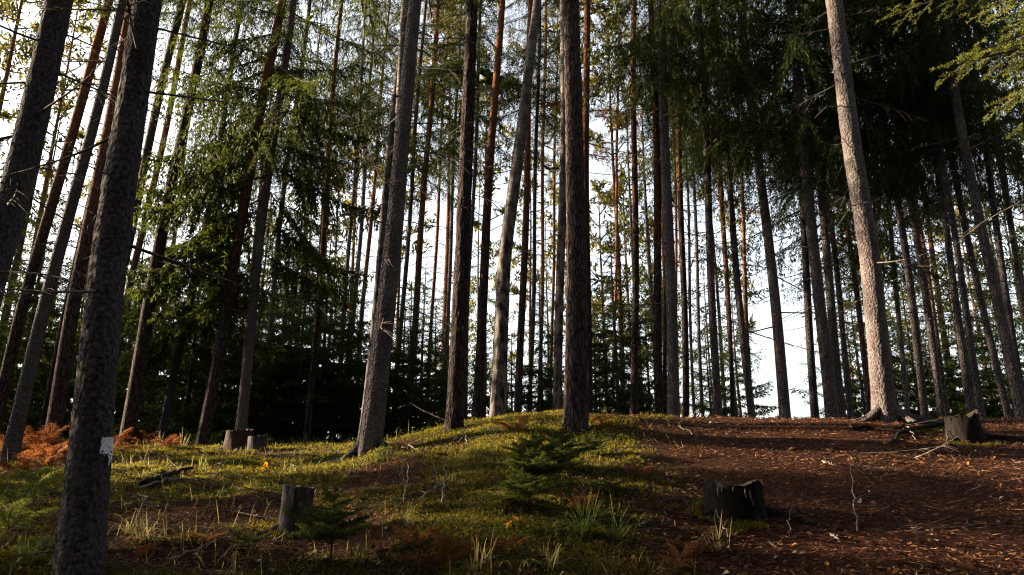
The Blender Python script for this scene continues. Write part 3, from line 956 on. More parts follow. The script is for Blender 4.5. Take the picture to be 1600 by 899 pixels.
# ------------------------------------------------------------------ the wood all round, read as one mass
SPOTS = []
SKIP = {(1.8, 42.2), (20.7, 36.5)}      # places left open, where the sun comes through
def far_wood():
    r = np.random.default_rng(77)
    far_s = [spruce_crown(r, CROWN_L, 2.1, 30, 'forest', BOUGHS_FAR) for _ in range(3)]
    far_y = [spruce_crown(r, 5.0, 1.3, 22, 'young', BOUGHS_FAR) for _ in range(2)]
    back_s = [spruce_crown(r, CROWN_L, 2.4, 34, 'forest', BOUGHS_BACK) for _ in range(2)]
    far_p = [pine_crown(r, 6.0, 2.1, 16, 9, 9, .30, .085) for _ in range(3)]
    parts = {'s': [], 'p': [], 'ts': [], 'tp': []}
    spots = []

    def stem(x, y, z, H, r0, key):
        SPOTS.append((round(x, 1), round(y, 1)))
        if (round(x, 1), round(y, 1)) in SKIP:
            return
        T = np.eye(4)
        T[:3, 3] = (x, y, z)
        zs = np.linspace(-.3, H, 7)
        v, q = tube(np.stack([.05 * np.sin(zs * .4 + x), .05 * np.cos(zs * .3 + y), zs], 1), np.interp(zs, [-.3, H], [r0, .02]), 7)
        A = Acc()
        A.add(v, q)
        parts[key].append((A, T))

    def crown(A, x, y, z, rr, sz, key):
        c = r.uniform(0, 6)
        if (round(x, 1), round(y, 1)) in SKIP:
            return
        S = np.eye(4)
        S[:3, :3] = np.array([[math.cos(c), -math.sin(c), 0], [math.sin(c), math.cos(c), 0], [0, 0, 1]]) @ np.diag([rr, rr, sz])
        S[:3, 3] = (x, y, z)
        parts[key].append((A, S))

    def free(x, y, d):
        if any((x - a) ** 2 + (y - b) ** 2 < d * d for a, b in spots):
            return False
        spots.append((x, y))
        return True

    n = 0
    while n < 112:
        az = r.uniform(-.72, .70) if n < 82 else r.uniform(-math.pi, math.pi)
        d = r.uniform(25, 60)
        x, y = d * math.sin(az), d * math.cos(az)
        inview = abs(az) < .72
        if n >= 82 and inview:
            continue
        sunny = -1.75 < az < -.72
        if sunny:
            continue
        if n >= 82:
            d = r.uniform(30, 60)
            x, y = d * math.sin(az), d * math.cos(az)
        px = 800 + F_PX * x / y if y > 0 else -999
        if inview and (1170 < px < 1255) and r.random() < .8:
            continue
        if not free(x, y, 1.7):
            continue
        n += 1
        z = gz(x, y)
        H = r.uniform(17, 24)
        if r.random() < .45 + .4 * (not inview):
            stem(x, y, z, H, r.uniform(.12, .18), 'ts')
            cl = H * r.uniform(.5, .75)
            crown(far_s[r.integers(3)], x, y, z + H - cl, r.uniform(.8, 1.2), cl / CROWN_L, 's')
        else:
            stem(x, y, z, H, r.uniform(.12, .18), 'tp')
            cl = r.uniform(6, 10) if not sunny else 6.0
            crown(far_p[r.integers(3)], x, y, z + H - cl, r.uniform(.85, 1.25), cl / 6.0, 'p')
    n = 0
    while n < 70:                                           # unseen trees behind and beside the camera, packed to cut the sky light
        az = r.uniform(1.25, 2 * math.pi - 1.95)
        d = 5.0 + 22 * r.random() ** .8
        x, y = d * math.sin(az), d * math.cos(az)
        if not free(x, y, 1.5):
            continue
        n += 1
        z = gz(x, y)
        H = r.uniform(17, 23)
        cb = r.uniform(2.0, 6.0)
        stem(x, y, z, H, r.uniform(.12, .18), 'ts')
        crown(back_s[r.integers(2)], x, y, z + cb, r.uniform(.9, 1.2), (H - cb) / CROWN_L, 's')
    n = 0
    while n < 38:                                            # lower spruces between them
        az = r.uniform(-.72, .70) if n < 36 else r.uniform(1.2, 5.0)
        d = r.uniform(23, 48)
        x, y = d * math.sin(az), d * math.cos(az)
        px = 800 + F_PX * x / y if y > 0 else -999
        if 1165 < px < 1262 or (px > 950 and r.random() < .55) or not free(x, y, 1.5):
            continue
        n += 1
        z = gz(x, y)
        h = r.uniform(4, 12) if px < 700 else r.uniform(4, 9)
        stem(x, y, z, h, .012 * h, 'ts')
        crown(far_y[r.integers(2)], x, y, z + .1 * h, (h / 5) ** .75, h * .93 / 5, 's')
    out = Acc()
    for key, slot in (('ts', 0), ('tp', 1)):
        m = merged(parts[key])
        for f in m.f:
            out.f.append(f + out.n)
            out.m.append(slot)
        out.v += m.v
        out.n += m.n
    for key, slot in (('s', 2), ('p', 3)):
        m = merged(parts[key])
        for f, mm in zip(m.f, m.m):
            out.f.append(f + out.n)
            out.m.append(slot if mm == 0 else 4)
        out.v += m.v
        out.n += m.n
    o = obj('far_wood', out.build('far_wood', [M_SPRUCE, M_PINE, M_NEEDLE, M_NPINE, M_TWIG], smooth=(0, 1)))
    o['kind'] = 'stuff'
    tag(o, 'mass of distant spruces and pines behind the nearer trunks, with unseen ones round the camera for shade', 'woodland')
far_wood()

# ------------------------------------------------------------------ unseen trees just outside the frame, placed to close the canopy and throw the shade
def unit_trunk():
    zs = np.linspace(-.02, 1, 24)
    r0 = np.interp(zs, [-.02, .04, 1], [.21, .155, .02])
    v, q = tube(np.stack([.05 * np.sin(zs * 5), .05 * np.cos(zs * 4), zs], 1), r0, 12)
    return mesh('shade_tree_trunk', v, [q], [M_SPRUCE], smooth=True)
ME_NTRUNK = unit_trunk()
def neighbour(kd, x, y, H, cb, rr=1.0):
    z = gz(x, y)
    rot = (x * 7.13 + y * 3.31) % 6.28
    var = int(abs(x * 13.7 + y * 10))
    if kd == 's':
        t = thing('spruce_tree', 'tall spruce of the surrounding wood, placed out of view to cast shade', 'tree', (x, y, z), 'unseen spruces placed for shade')
        obj('trunk', ME_NTRUNK, t, (0, 0, 0), (0, 0, rot), (1, 1, H))
        obj('crown', ME_SPRUCE[var % len(ME_SPRUCE)], t, (0, 0, cb), (0, 0, rot), (rr, rr, (H + .2 - cb) / CROWN_L))
    else:
        t = thing('young_spruce', 'young spruce of the surrounding wood, placed out of view to cast shade', 'tree', (x, y, z), 'unseen young spruces placed for shade')
        obj('trunk', ME_NTRUNK, t, (0, 0, 0), (0, 0, rot), (.4, .4, H))
        obj('crown', ME_YOUNG[var % 2], t, (0, 0, .4), (0, 0, rot), (H / 5 * .9, H / 5 * .9, (H - .3) / 5.0))
    return t
for x, y, H, cb, rr in [(6.6, 1.6, 20, 4.5, 1.3), (8.3, 5.6, 21, 6.0, 1.2), (10.6, 9.4, 20, 5.0, 1.2), (11.5, 4.5, 21, 4.0, 1.4), (5.2, -1.8, 19, 4.0, 1.4), (1.6, -2.6, 21, 5.5, 1.5), (-1.8, -3.2, 20, 5.5, 1.5), (-.4, -6.0, 21, 3.5, 1.5), (3.4, -5.0, 20, 3.5, 1.5), (-4.0, -5.5, 22, 4.0, 1.5), (-7.5, -5.0, 20, 5.0, 1.5), (8.4, -4.5, 21, 3.5, 1.5), (13.5, 0.5, 21, 3.5, 1.5), (-11, -7.5, 21, 5.0, 1.5)]:
    neighbour('s', x, y, H, cb, rr)  # unseen trees near the camera, added to cut light from the sky
LEFT_SHADE_TREES = [('y', -42.5, 1.9, 6.7, 0.3, 1.0),  # unseen trees, spots chosen to shape the sun patches and shade
              ('s', -42.1, 10.2, 18.8, 9.1, 1.0),
              ('y', -34.3, 19.2, 5.1, 0.3, 1.0),
              ('s', -45.9, 32.9, 19.6, 10.2, 1.21),
              ('s', -26.7, 24.5, 21.5, 8.5, 0.99),
              ('y', -10.0, -3.7, 5.7, 0.3, 1.0),
              ('y', -26.3, -1.9, 5.1, 0.3, 1.0),
              ('s', -10.3, 3.6, 20.0, 9.1, 1.04),
              ('y', -38.6, 23.4, 6.6, 0.3, 1.0),
              ('y', -8.2, 0.6, 4.4, 0.3, 1.0),
              ('s', -43.8, 7.5, 19.0, 6.7, 1.34),
              ('s', -40.8, 4.5, 22.2, 12.0, 1.27),
              ('y', -37.2, 14.9, 3.8, 0.3, 1.0),
              ('s', -18.1, 7.5, 21.3, 10.0, 1.19),
              ('s', -23.3, 0.3, 18.6, 7.8, 1.19),
              ('y', -30.1, 8.0, 5.7, 0.3, 1.0),
              ('s', -26.3, -4.1, 22.6, 10.0, 1.28),
              ('s', -12.4, 2.7, 19.7, 7.2, 1.21),
              ('s', -22.1, -3.6, 19.9, 9.5, 0.99),
              ('s', -32.1, 1.5, 22.7, 7.5, 1.14),
              ('s', -24.0, 29.0, 20.9, 7.2, 1.3),
              ('s', -45.6, -5.3, 22.2, 8.0, 1.25),
              ('y', -29.4, 3.1, 5.2, 0.3, 1.0),
              ('s', -30.8, 24.1, 21.9, 9.4, 1.02),
              ('s', -27.8, 28.7, 22.8, 6.9, 1.1),
              ('y', -23.0, 19.9, 7.3, 0.3, 1.0),
              ('s', -13.8, 12.2, 20.7, 10.6, 1.24),
              ('y', -42.8, 28.4, 8.8, 0.3, 1.0),
              ('y', -40.4, -3.2, 5.7, 0.3, 1.0),
              ('s', -34.9, 8.1, 18.8, 7.9, 1.25),
              ('y', -16.4, -7.5, 5.9, 0.3, 1.0),
              ('y', -40.5, 18.2, 4.6, 0.3, 1.0),
              ('y', -29.0, 22.0, 6.0, 0.3, 1.0),
              ('s', -25.0, 6.1, 22.6, 7.8, 1.02),
              ('y', -45.5, 27.8, 4.8, 0.3, 1.0),
              ('s', -35.1, 0.3, 20.4, 10.3, 1.04),
              ('s', -45.1, 19.9, 18.7, 6.3, 1.31),
              ('s', -19.9, 22.8, 19.1, 6.6, 1.4),
              ('s', -44.1, 31.4, 21.6, 6.5, 1.15),
              ('y', -18.2, 18.4, 4.3, 0.3, 1.0),
              ('y', -16.0, 16.9, 7.4, 0.3, 1.0),
              ('s', -33.9, 5.6, 19.2, 8.7, 1.28),
              ('y', -42.5, -5.0, 6.2, 0.3, 1.0),
              ('y', -14.8, -5.1, 8.8, 0.3, 1.0),
              ('y', -12.1, -0.5, 4.2, 0.3, 1.0),
              ('s', -33.6, -3.0, 22.0, 6.7, 0.98),
              ('y', -42.9, 17.0, 7.0, 0.3, 1.0),
              ('s', -15.5, 4.4, 19.3, 7.6, 1.07),
              ('s', -37.0, -1.5, 20.9, 8.1, 1.22),
              ('y', -43.7, -3.1, 5.5, 0.3, 1.0),
              ('s', -25.8, 10.9, 18.2, 6.3, 1.34),
              ('y', -35.2, 23.1, 5.6, 0.3, 1.0),
              ('s', -7.0, -5.8, 18.2, 7.2, 1.31),
              ('s', -42.5, 26.1, 19.5, 9.7, 0.97),
              ('s', -25.4, 21.8, 18.2, 6.7, 1.27),
              ('y', -45.9, 3.0, 3.8, 0.3, 1.0),
              ('s', -19.4, -3.0, 19.3, 10.0, 1.34),
              ('s', -40.0, -0.4, 19.3, 9.7, 1.11),
              ('y', -35.3, -5.2, 4.5, 0.3, 1.0),
              ('s', -45.8, 25.2, 18.2, 9.9, 1.18),
              ('s', -19.6, -5.3, 22.2, 8.4, 1.29),
              ('s', -24.3, 24.9, 22.9, 9.6, 1.33),
              ('s', -19.5, 0.2, 21.2, 8.0, 1.05),
              ('s', -41.0, 23.3, 22.8, 10.9, 1.19),
              ('s', -39.2, 9.5, 18.1, 6.9, 1.4),
              ('s', -16.2, 10.0, 18.6, 7.5, 1.24),
              ('s', -11.2, 5.9, 18.8, 8.4, 0.97),
              ('s', -45.9, 9.7, 20.7, 6.9, 1.17),
              ('s', -13.7, -7.4, 19.4, 8.7, 1.17),
              ('s', -33.5, 28.8, 18.1, 7.1, 1.25),
              ('y', -39.9, 26.8, 4.5, 0.3, 1.0),
              ('s', -32.5, -5.9, 20.2, 7.1, 1.03),
              ('s', -38.6, 2.7, 20.5, 7.9, 1.09),
              ('y', -42.3, 13.1, 8.3, 0.3, 1.0),
              ('y', -29.0, 33.1, 5.3, 0.3, 1.0),
              ('s', -30.8, 30.8, 18.7, 5.8, 1.17),
              ('s', -36.0, 3.2, 21.3, 10.2, 1.01),
              ('y', -20.9, 4.4, 5.0, 0.3, 1.0),
              ('y', -45.9, 5.7, 5.4, 0.3, 1.0),
              ('s', -39.3, 32.2, 21.9, 10.0, 1.34),
              ('y', -10.5, 9.4, 7.9, 0.3, 1.0),
              ('s', -27.3, 2.6, 19.0, 8.6, 1.29),
              ('y', -24.9, 13.1, 5.4, 0.3, 1.0),
              ('s', -21.3, -7.0, 21.7, 8.8, 1.32),
              ('s', -45.8, -3.0, 19.0, 5.8, 1.39),
              ('y', -35.5, 31.0, 5.2, 0.3, 1.0),
              ('y', -30.4, 20.2, 3.7, 0.3, 1.0),
              ('y', -37.0, 33.1, 7.5, 0.3, 1.0),
              ('s', -43.6, 24.1, 19.1, 7.4, 1.0),
              ('s', -5.1, -2.3, 19.5, 8.1, 1.1),
              ('y', -21.3, 12.5, 3.7, 0.3, 1.0),
              ('y', -30.7, -2.7, 3.8, 0.3, 1.0),
              ('y', -21.9, 10.2, 4.4, 0.3, 1.0),
              ('s', -38.0, 11.5, 22.8, 8.6, 1.35),
              ('s', -37.1, 25.1, 21.5, 10.8, 1.14),
              ('y', -13.5, 5.1, 3.8, 0.3, 1.0),
              ('s', -33.1, 25.2, 21.8, 8.0, 1.21),
              ('y', -9.6, -7.3, 6.8, 0.3, 1.0),
              ('y', -21.7, 18.1, 4.4, 0.3, 1.0),
              ('y', -27.8, 7.0, 8.7, 0.3, 1.0),
              ('s', -32.6, 3.6, 18.4, 7.6, 1.35),
              ('s', -15.1, -2.2, 21.5, 11.7, 1.22),
              ('y', -44.6, 14.0, 3.9, 0.3, 1.0),
              ('y', -6.6, 5.4, 4.7, 0.3, 1.0),
              ('s', -11.8, -6.5, 22.6, 11.2, 1.17),
              ('s', -7.3, -2.4, 21.5, 9.1, 1.3),
              ('y', -27.5, 4.8, 6.5, 0.3, 1.0),
              ('y', -44.7, -7.9, 8.0, 0.3, 1.0),
              ('s', -43.2, 4.8, 21.2, 9.2, 1.39),
              ('y', -44.8, 0.4, 6.9, 0.3, 1.0),
              ('y', -27.4, 18.8, 8.1, 0.3, 1.0),
              ('y', -18.1, 4.1, 5.1, 0.3, 1.0),
              ('s', -38.7, 29.8, 19.0, 6.9, 1.3)]
for a in LEFT_SHADE_TREES:
    neighbour(*a)

# ------------------------------------------------------------------ fittings of single trees
def paint_mark():
    t, B = BUILT[0]
    P = at(157, 697, 4.55)
    zc = P[2]
    cx, cy = B['cx'](zc), B['cy'](zc)
    nu, nv = 92, 124
    us = np.linspace(-.075, .075, nu)               # metres round the trunk
    vs = np.linspace(-.13, .075, nv)
    keep = []
    U, V = np.meshgrid(us, vs)
    edge = .050 + .020 * (fbm(U, V, 45, 61) * 2) + .014 * fbm(U, V, 190, 63)
    body = (np.abs(U) < edge) & (V < .052 + .03 * fbm(U * 1.6, V * 0, 50, 62)) & (V > -.05 + .03 * fbm(U, V, 60, 64))
    drip = np.zeros_like(body)
    for c, ln, w in ((.020, -.115, .006), (.033, -.095, .0055), (.043, -.080, .005), (.008, -.075, .004), (-.02, -.062, .004)):
        drip |= (np.abs(U - c) < w * (1 + (V + .05) * 3)) & (V > ln) & (V < 0)
    hole = (fbm(U, V, 55, 66) > .22) | (fbm(U, V * .5, 230, 67, 2) > .24)
    m = (body | drip) & ~hole
    a0 = math.atan2(-cy_dir(P, t)[1], -cy_dir(P, t)[0])
    verts = []
    for v in vs:
        z = zc + v
        r_ = B['rf'](z) + .016
        for u in us:
            a = a0 + u / r_
            rr = r_ + .004 * float(noise3(u * 120, v * 120, .3, 4))
            verts.append((B['cx'](z) + rr * math.cos(a), B['cy'](z) + rr * math.sin(a), z - B['z0']))
    f = []
    for i in range(nv - 1):
        for j in range(nu - 1):
            if m[i, j] and m[i + 1, j] and m[i, j + 1] and m[i + 1, j + 1]:
                k = i * nu + j
                f.append((k, k + 1, k + nu + 1, k + nu))
    used = sorted({k for q in f for k in q})
    mp = {k: i for i, k in enumerate(used)}
    me = mesh('paint_mark', np.array([verts[k] for k in used]), [np.array([[mp[k] for k in q] for q in f])], [M_PAINT], smooth=True)
    o = obj('paint_mark', me, t)
    o['label'] = 'dripping white paint mark on the bark'

def cy_dir(P, t):
    """unit direction from the eye to the mark, turned so the mark sits on the right-hand side of the trunk"""
    d = np.array([P[0], P[1]])
    d /= np.linalg.norm(d)
    a = math.radians(44)
    return np.array([d[0] * math.cos(a) - d[1] * math.sin(a), d[0] * math.sin(a) + d[1] * math.cos(a)])
M_PAINT = plain('white_paint', (.52, .52, .54), (.80, .80, .82), 60, 0.7, 0.5)
paint_mark()

def roots(t, B, specs, mat, name='root', lift=.30):
    r = np.random.default_rng(5)
    for az, ln, r0 in specs:
        n = 16
        u = np.linspace(0, 1, n)
        a = az + .35 * u * math.sin(az * 3) + .12 * np.sin(u * 7 + az)
        x = B['x0'] + np.cos(a) * ln * u
        y = B['Y'] + np.sin(a) * ln * u
        z = ground(x, y) + r0 * .1 * (1 - u) + (lift * np.exp(-u * ln / .16)) - .03 * u
        v, q = tube(np.stack([x - B['x0'], y - B['Y'], z - B['z0']], 1), r0 * (1 - .8 * u) + .008, 9)
        v += .012 * (np.stack([noise3(v[:, 0] * 14, v[:, 1] * 14, v[:, 2] * 14, k) for k in (1, 2, 3)], 1) - .5)
        obj(name, mesh('root', v, [q], [mat], smooth=True), t)
roots(*BUILT[4], [(-.05, 1.5, .085), (-.5, .55, .07), (-2.75, .55, .07), (3.3, .7, .06), (1.5, .6, .07)], M_SPRUCE)
roots(*BUILT[2], [(3.3, .4, .06), (-.2, .3, .06)], M_SPRUCE)

# low live boughs and rusty dead boughs that show singly
def bough_on(idx, rows, label=None, mesh_list=None, name='bough'):
    t, B = BUILT[idx]
    for py, az, ln, k, tilt in rows:
        z = at(800, py, B['Y'])[2]
        me = (mesh_list or ME_BOUGH)[k % len(mesh_list or ME_BOUGH)]
        sc = ln / (BL if mesh_list is None else .9)
        o = obj(name, me, t, (B['cx'](z) + math.cos(az) * B['rf'](z) * .7, B['cy'](z) + math.sin(az) * B['rf'](z) * .7, z - B['z0']), (0, tilt, az), (sc, sc, sc))
        if label:
            o['label'] = label
IDX = {row[7]: i for i, row in enumerate(TREES)}
def tree_by(words):
    return [i for l, i in IDX.items() if words in l][0]
k = tree_by('drooping sunlit boughs left of centre')
bough_on(k, [(60, 3.4, 2.2, 6, .1), (110, 3.0, 2.6, 7, .05), (150, 3.9, 2.4, 8, .1), (190, 2.7, 2.3, 6, .1), (215, 3.3, 2.9, 7, .1), (120, -.6, 2.2, 8, .1), (230, -.2, 2.0, 6, .2), (280, 3.5, 2.6, 1, .3), (330, 3.1, 2.4, 2, .35), (350, .4, 2.2, 3, .3), (390, 3.3, 2.4, 0, .3), (420, 2.6, 2.2, 4, .3), (300, 1.2, 2.2, 5, .3), (250, 3.2, 2.6, 0, .2), (265, .2, 2.4, 1, .25), (310, 2.8, 2.6, 3, .25), (370, 3.4, 2.5, 2, .3), (400, .1, 2.0, 5, .3), (440, 3.0, 2.2, 1, .3), (175, .2, 2.0, 0, .2)])
k = tree_by('low boughs shade the bank')
bough_on(k, [(420, 3.2, 1.9, 0, .25), (440, -.2, 1.7, 1, .25), (470, -1.5, 1.8, 2, .3), (500, 2.8, 1.6, 3, .3), (530, .3, 1.4, 4, .3), (545, 3.4, 1.5, 5, .3), (400, .4, 2.0, 2, .25), (455, 3.3, 2.2, 3, .25), (485, .2, 2.0, 5, .3), (515, 3.1, 2.0, 0, .3)])
k = tree_by('thin dark spruce between the reddish-brown')
bough_on(k, [(95, 3.3, 1.5, 0, .2), (110, .1, 1.7, 1, .2), (120, -1.4, 1.4, 2, .2), (130, -.7, 1.5, 3, .25)])
k = tree_by('narrow dark spruce right beside')
bough_on(k, [(150, -.3, 2.1, 6, .15), (200, -.9, 1.9, 7, .2), (260, -.2, 1.8, 1, .2), (320, .4, 1.5, 2, .25)])
for key, rows in (('dark slim trunk first to the right of the slim', [(140, -1.2, .8, 0, .2)]), ('thin dark spruce second to the right of the mottled', [(170, -.8, .9, 1, .1)]), ('dark brown pine close behind', [(170, -.3, .9, 0, .1), (240, -.5, .8, 1, .2)]), ('reddish pine crossing', [(330, -.9, .8, 1, .2)])):
    bough_on(tree_by(key), rows, 'rust-brown dead bough', ME_DRYBOUGH, 'dry_bough')

# ------------------------------------------------------------------ the spruce outside the right edge whose bough tips hang in
def near_bough(r, L, nb, droop):
    A = Acc()
    s = np.linspace(0, 1, 12)
    ax = np.stack([s * L, .05 * np.sin(4 * s + r.uniform(0, 6)), -droop * L * s ** 1.5], 1)
    v, q = tube(ax, .012 * (1 - .8 * s) + .002, 5)
    A.add(v, q, 1)
    B, D, Ln = [], [], []
    def shoot(p0, d0, ln, dens=1.0):
        n = max(6, int(ln / .0026 * dens))
        u = np.sort(r.uniform(0, 1, n))
        d0 = d0 / np.linalg.norm(d0)
        bp = p0 + u[:, None] * ln * d0
        bp[:, 2] -= .18 * ln * u ** 2
        per = unit(np.cross(r.normal(size=(n, 3)), d0))
        B.append(bp)
        D.append(per * .9 + d0 * .75)
        Ln.append(np.full(n, .017))
        t = np.linspace(0, 1, 4)
        tp = p0 + t[:, None] * ln * d0
        tp[:, 2] -= .18 * ln * t ** 2
        v, q = tube(tp, .003 * (1 - .7 * t), 3)
        A.add(v, q, 1)
        return p0 + d0 * ln
    for k in range(nb):
        t = .18 + .82 * (k + r.uniform(0, .8)) / nb
        p0 = np.array([np.interp(t, s, ax[:, c]) for c in range(3)])
        sd = 1 if k % 2 else -1
        a = math.radians(r.uniform(35, 60))
        d0 = np.array([math.cos(a), sd * math.sin(a), r.uniform(-.3, .05)])
        ln = (.16 + .34 * (1 - t)) * r.uniform(.7, 1.1)
        shoot(p0, d0, ln)
        for j in range(int(ln / .055)):
            u = (j + .6) * .055 / ln
            a2 = a * sd + (1 if j % 2 else -1) * math.radians(48)
            shoot(p0 + d0 * ln * u, np.array([math.cos(a2), math.sin(a2), r.uniform(-.35, 0)]), r.uniform(.05, .10))
    shoot(ax[-1], np.array([1, 0, -.1]), .1)
    B, D, Ln = np.vstack(B), np.vstack(D), np.concatenate(Ln)
    A.strips(blades(B, D, Ln * r.uniform(.8, 1.2, len(B)), .0050, r), 0)
    return A
rn = np.random.default_rng(3)
ME_NEARB = [near_bough(rn, 1.35, 18, .16).build('near_bough', [M_FRESH, M_TWIG]) for _ in range(3)]
def edge_spruce():
    x0, y0 = 4.35, 4.0
    z0 = gz(x0, y0)
    t = thing('spruce_tree', 'spruce just outside the right edge whose bright green bough tips hang into the top corner', 'tree', (x0, y0, z0), 'spruces of the wood')
    zs = np.concatenate([np.linspace(-.25, 4, 40), np.linspace(4, 19, 30)[1:]])
    rad = np.interp(zs, [-.25, 19], [.15, .02])
    obj('trunk', trunk_mesh(zs * .004, zs * 0, rad, zs, 20, None, rn, M_SPRUCE, 3.3, (5, 1., 2.)), t)
    obj('crown', ME_SPRUCE[1], t, (0, 0, 5.4), (0, 0, 1.0), (.9, .9, 13.6 / CROWN_L))
    # bough tips aimed at the places they show in the photograph
    for k, (px, py, Y, ln, dz) in enumerate([(1478, 98, 3.75, 1.5, .45), (1500, 8, 3.5, 1.5, .35), (1520, 70, 3.9, 1.45, .5), (1560, 150, 3.7, 1.3, .55), (1570, 40, 3.3, 1.35, .45), (1590, 95, 3.6, 1.2, .5), (1382, 20, 4.6, 1.9, .25), (1600, 10, 3.9, 1.3, .5), (1585, 190, 3.95, 1.3, .5)]):
        tip = at(px, py, Y) - np.array([x0, y0, z0])
        start = np.array([0, 0, tip[2] + dz])
        d = tip - start
        L = np.linalg.norm(d)
        az = math.atan2(d[1], d[0])
        pit = math.asin(d[2] / L)
        o = obj('bough', ME_NEARB[k % 3], t, tuple(start), (0, -pit - .13, az), (L / 1.42, 1.1, 1.1))
    for k in range(9):
        z = rn.uniform(2.2, 4.8)
        az = rn.uniform(2.2, 4.2)
        obj('branch', ME_BARE[k % 8], t, (0, 0, z), (0, rn.uniform(0, .4), az), (.9, .9, .9))
edge_spruce()

# ------------------------------------------------------------------ stumps
def stump(label, px, pyb, pyt, wtop, wbase, mat, jag, flat, moss=0, seed=0, lean=0.0, strips=0, rootspec=()):
    r = np.random.default_rng(seed)
    P = hit(px, pyb)
    Y = P[1]
    h = (pyb - pyt) * Y / F_PX * 1.02
    rt, rb = wtop * Y / F_PX / 2, wbase * Y / F_PX / 2
    y0 = Y + rb * .8
    z0 = gz(P[0], y0)
    h = at(px, pyt, y0)[2] - z0
    t = thing('tree_stump', label, 'stump', (P[0], y0, z0), 'tree stumps')
    sides, n = 64, 26
    th = np.arange(sides) * 2 * math.pi / sides
    u = np.linspace(0, 1, n)
    TH, U = np.meshgrid(th, u)
    R = rt + (rb - rt) * np.exp(-U * 4.2) * (1 + .35 * np.sin(TH * 5 + seed) + .2 * np.sin(TH * 3 + 1 + seed))
    R = R * (1 + .10 * (noise3(np.cos(TH) * 2.2 + seed, np.sin(TH) * 2.2, U * 2, 3) - .5))
    R = R + .020 * (np.abs(noise3(np.cos(TH) * 9 + seed, np.sin(TH) * 9, U * 3, 4) - .5) - .2)
    top = h * (1 + jag * (noise3(np.cos(TH) * 2.6 + seed, np.sin(TH) * 2.6, .5, 8) - .5) + jag * 1.5 * (noise3(np.cos(TH) * 8 + seed, np.sin(TH) * 8, .5, 9) - .5) + jag * .6 * (noise3(np.cos(TH) * 22 + seed, np.sin(TH) * 22, .5, 10) - .5)) + flat * np.cos(TH) * rt
    Z = -.22 + (top + .22) * U
    V = np.stack([R * np.cos(TH) + lean * Z, R * np.sin(TH), Z], -1).reshape(-1, 3)
    i = np.arange(n - 1)[:, None] * sides
    j = np.arange(sides)[None, :]
    kk = (j + 1) % sides
    q = np.stack([i + j, i + kk, i + sides + kk, i + sides + j], -1).reshape(-1, 4)
    obj('stump_side', mesh('stump_side', V, [q], [mat], smooth=True), t)
    # the broken or sawn top, sunk a little
    rings = 6
    TV = [V[(n - 1) * sides:]]
    zc = V[(n - 1) * sides:, 2].mean() - (jag * h * .5)
    for k in range(1, rings + 1):
        f = 1 - k / rings
        w = V[(n - 1) * sides:].copy()
        c = np.array([w[:, 0].mean(), w[:, 1].mean()])
        w[:, :2] = c + (w[:, :2] - c) * max(f, .02)
        w[:, 2] = zc + (w[:, 2] - zc) * f ** (.6 if jag > .05 else 1) + (.01 + jag * .08) * (noise3(w[:, 0] * 20, w[:, 1] * 20, k, 5) - .5)
        TV.append(w)
    TV = np.vstack(TV)
    i = np.arange(rings)[:, None] * sides
    q = np.stack([i + j, i + kk, i + sides + kk, i + sides + j], -1).reshape(-1, 4)
    obj('stump_top', mesh('stump_top', TV, [q], [M_ROT if jag > .05 else M_CUT], smooth=True), t)
    if moss:
        k = moss
        a = r.uniform(0, 6.28, k)
        rr = rb * 1.15 * np.sqrt(r.uniform(.5, 1.6, k))
        p = np.stack([rr * np.cos(a), rr * np.sin(a), np.zeros(k)], 1)
        p[:, 2] = ground(p[:, 0] + P[0], p[:, 1] + y0) - z0 + .005
        p = p[(noise3(p[:, 0] * 6 + seed, p[:, 1] * 6, .5, 21) > .45 + .5 * (rr / rb - 1.1)) & (p[:, 0] < .4 * rb)]
        b = np.repeat(p, 3, 0)
        d = r.normal(0, .6, b.shape) + np.array([0, 0, .9])
    if moss and len(p):
        A = Acc()
        A.strips(blades(b, d, r.uniform(.02, .05, len(b)), .008, r), 0)
        o = obj('moss_skirt', A.build('moss_skirt', [M_MOSS]), t)
        o['kind'] = 'stuff'
    for k in range(strips):
        a = -math.pi / 2 + r.uniform(-.9, .9)
        zt = h * r.uniform(.75, .98)
        ln = h * r.uniform(.15, .5)
        zz = np.linspace(zt, zt - ln, 6)
        rad = np.array([rt + (rb - rt) * math.exp(-max(z + .2, 0) / (h + .2) * 4.2) for z in zz]) + .016
        aa = a + .05 * np.sin(zz * 30)
        c = np.stack([rad * np.cos(aa), rad * np.sin(aa), zz], 1)
        v, q = tube(c, np.array([.002, .005, .006, .005, .004, .002]), 5)
        o = obj('peeled_strip', mesh('peeled_strip', v, [q], [M_PALE], smooth=True), t)
    roots(t, dict(x0=P[0], Y=y0, z0=z0), rootspec, mat, lift=.08)
    return t
M_ROT = plain('rotten_wood', (.012, .009, .008), (.055, .040, .030), 18, 0.95, 0.8, (1, 1, .3))
M_CHAR = plain('blackened_stump', (.004, .0035, .0035), (.019, .015, .013), 22, 0.95, 1.0, (1, 1, .25))
M_CUT = plain('weathered_cut', (.03, .028, .018), (.09, .08, .05), 26, 0.95, 0.6)
M_OLD = plain('weathered_bark', (.012, .011, .011), (.075, .066, .062), 24, 0.95, 1.0, (1, 1, .3))
stump('grey sawn stump beside the little spruce sapling', 450, 838, 760, 46, 72, M_OLD, .04, -.14, 900, 11, .05, 0, [(-.4, .35, .04), (3.6, .35, .04)])
stump('blackened jagged stump on the brown slope with pale peeled streaks', 1166, 822, 756, 88, 138, M_CHAR, .24, .03, 2200, 12, 0, 6, [(-.2, .8, .06), (-2.7, .5, .05), (-1.2, .4, .05)])
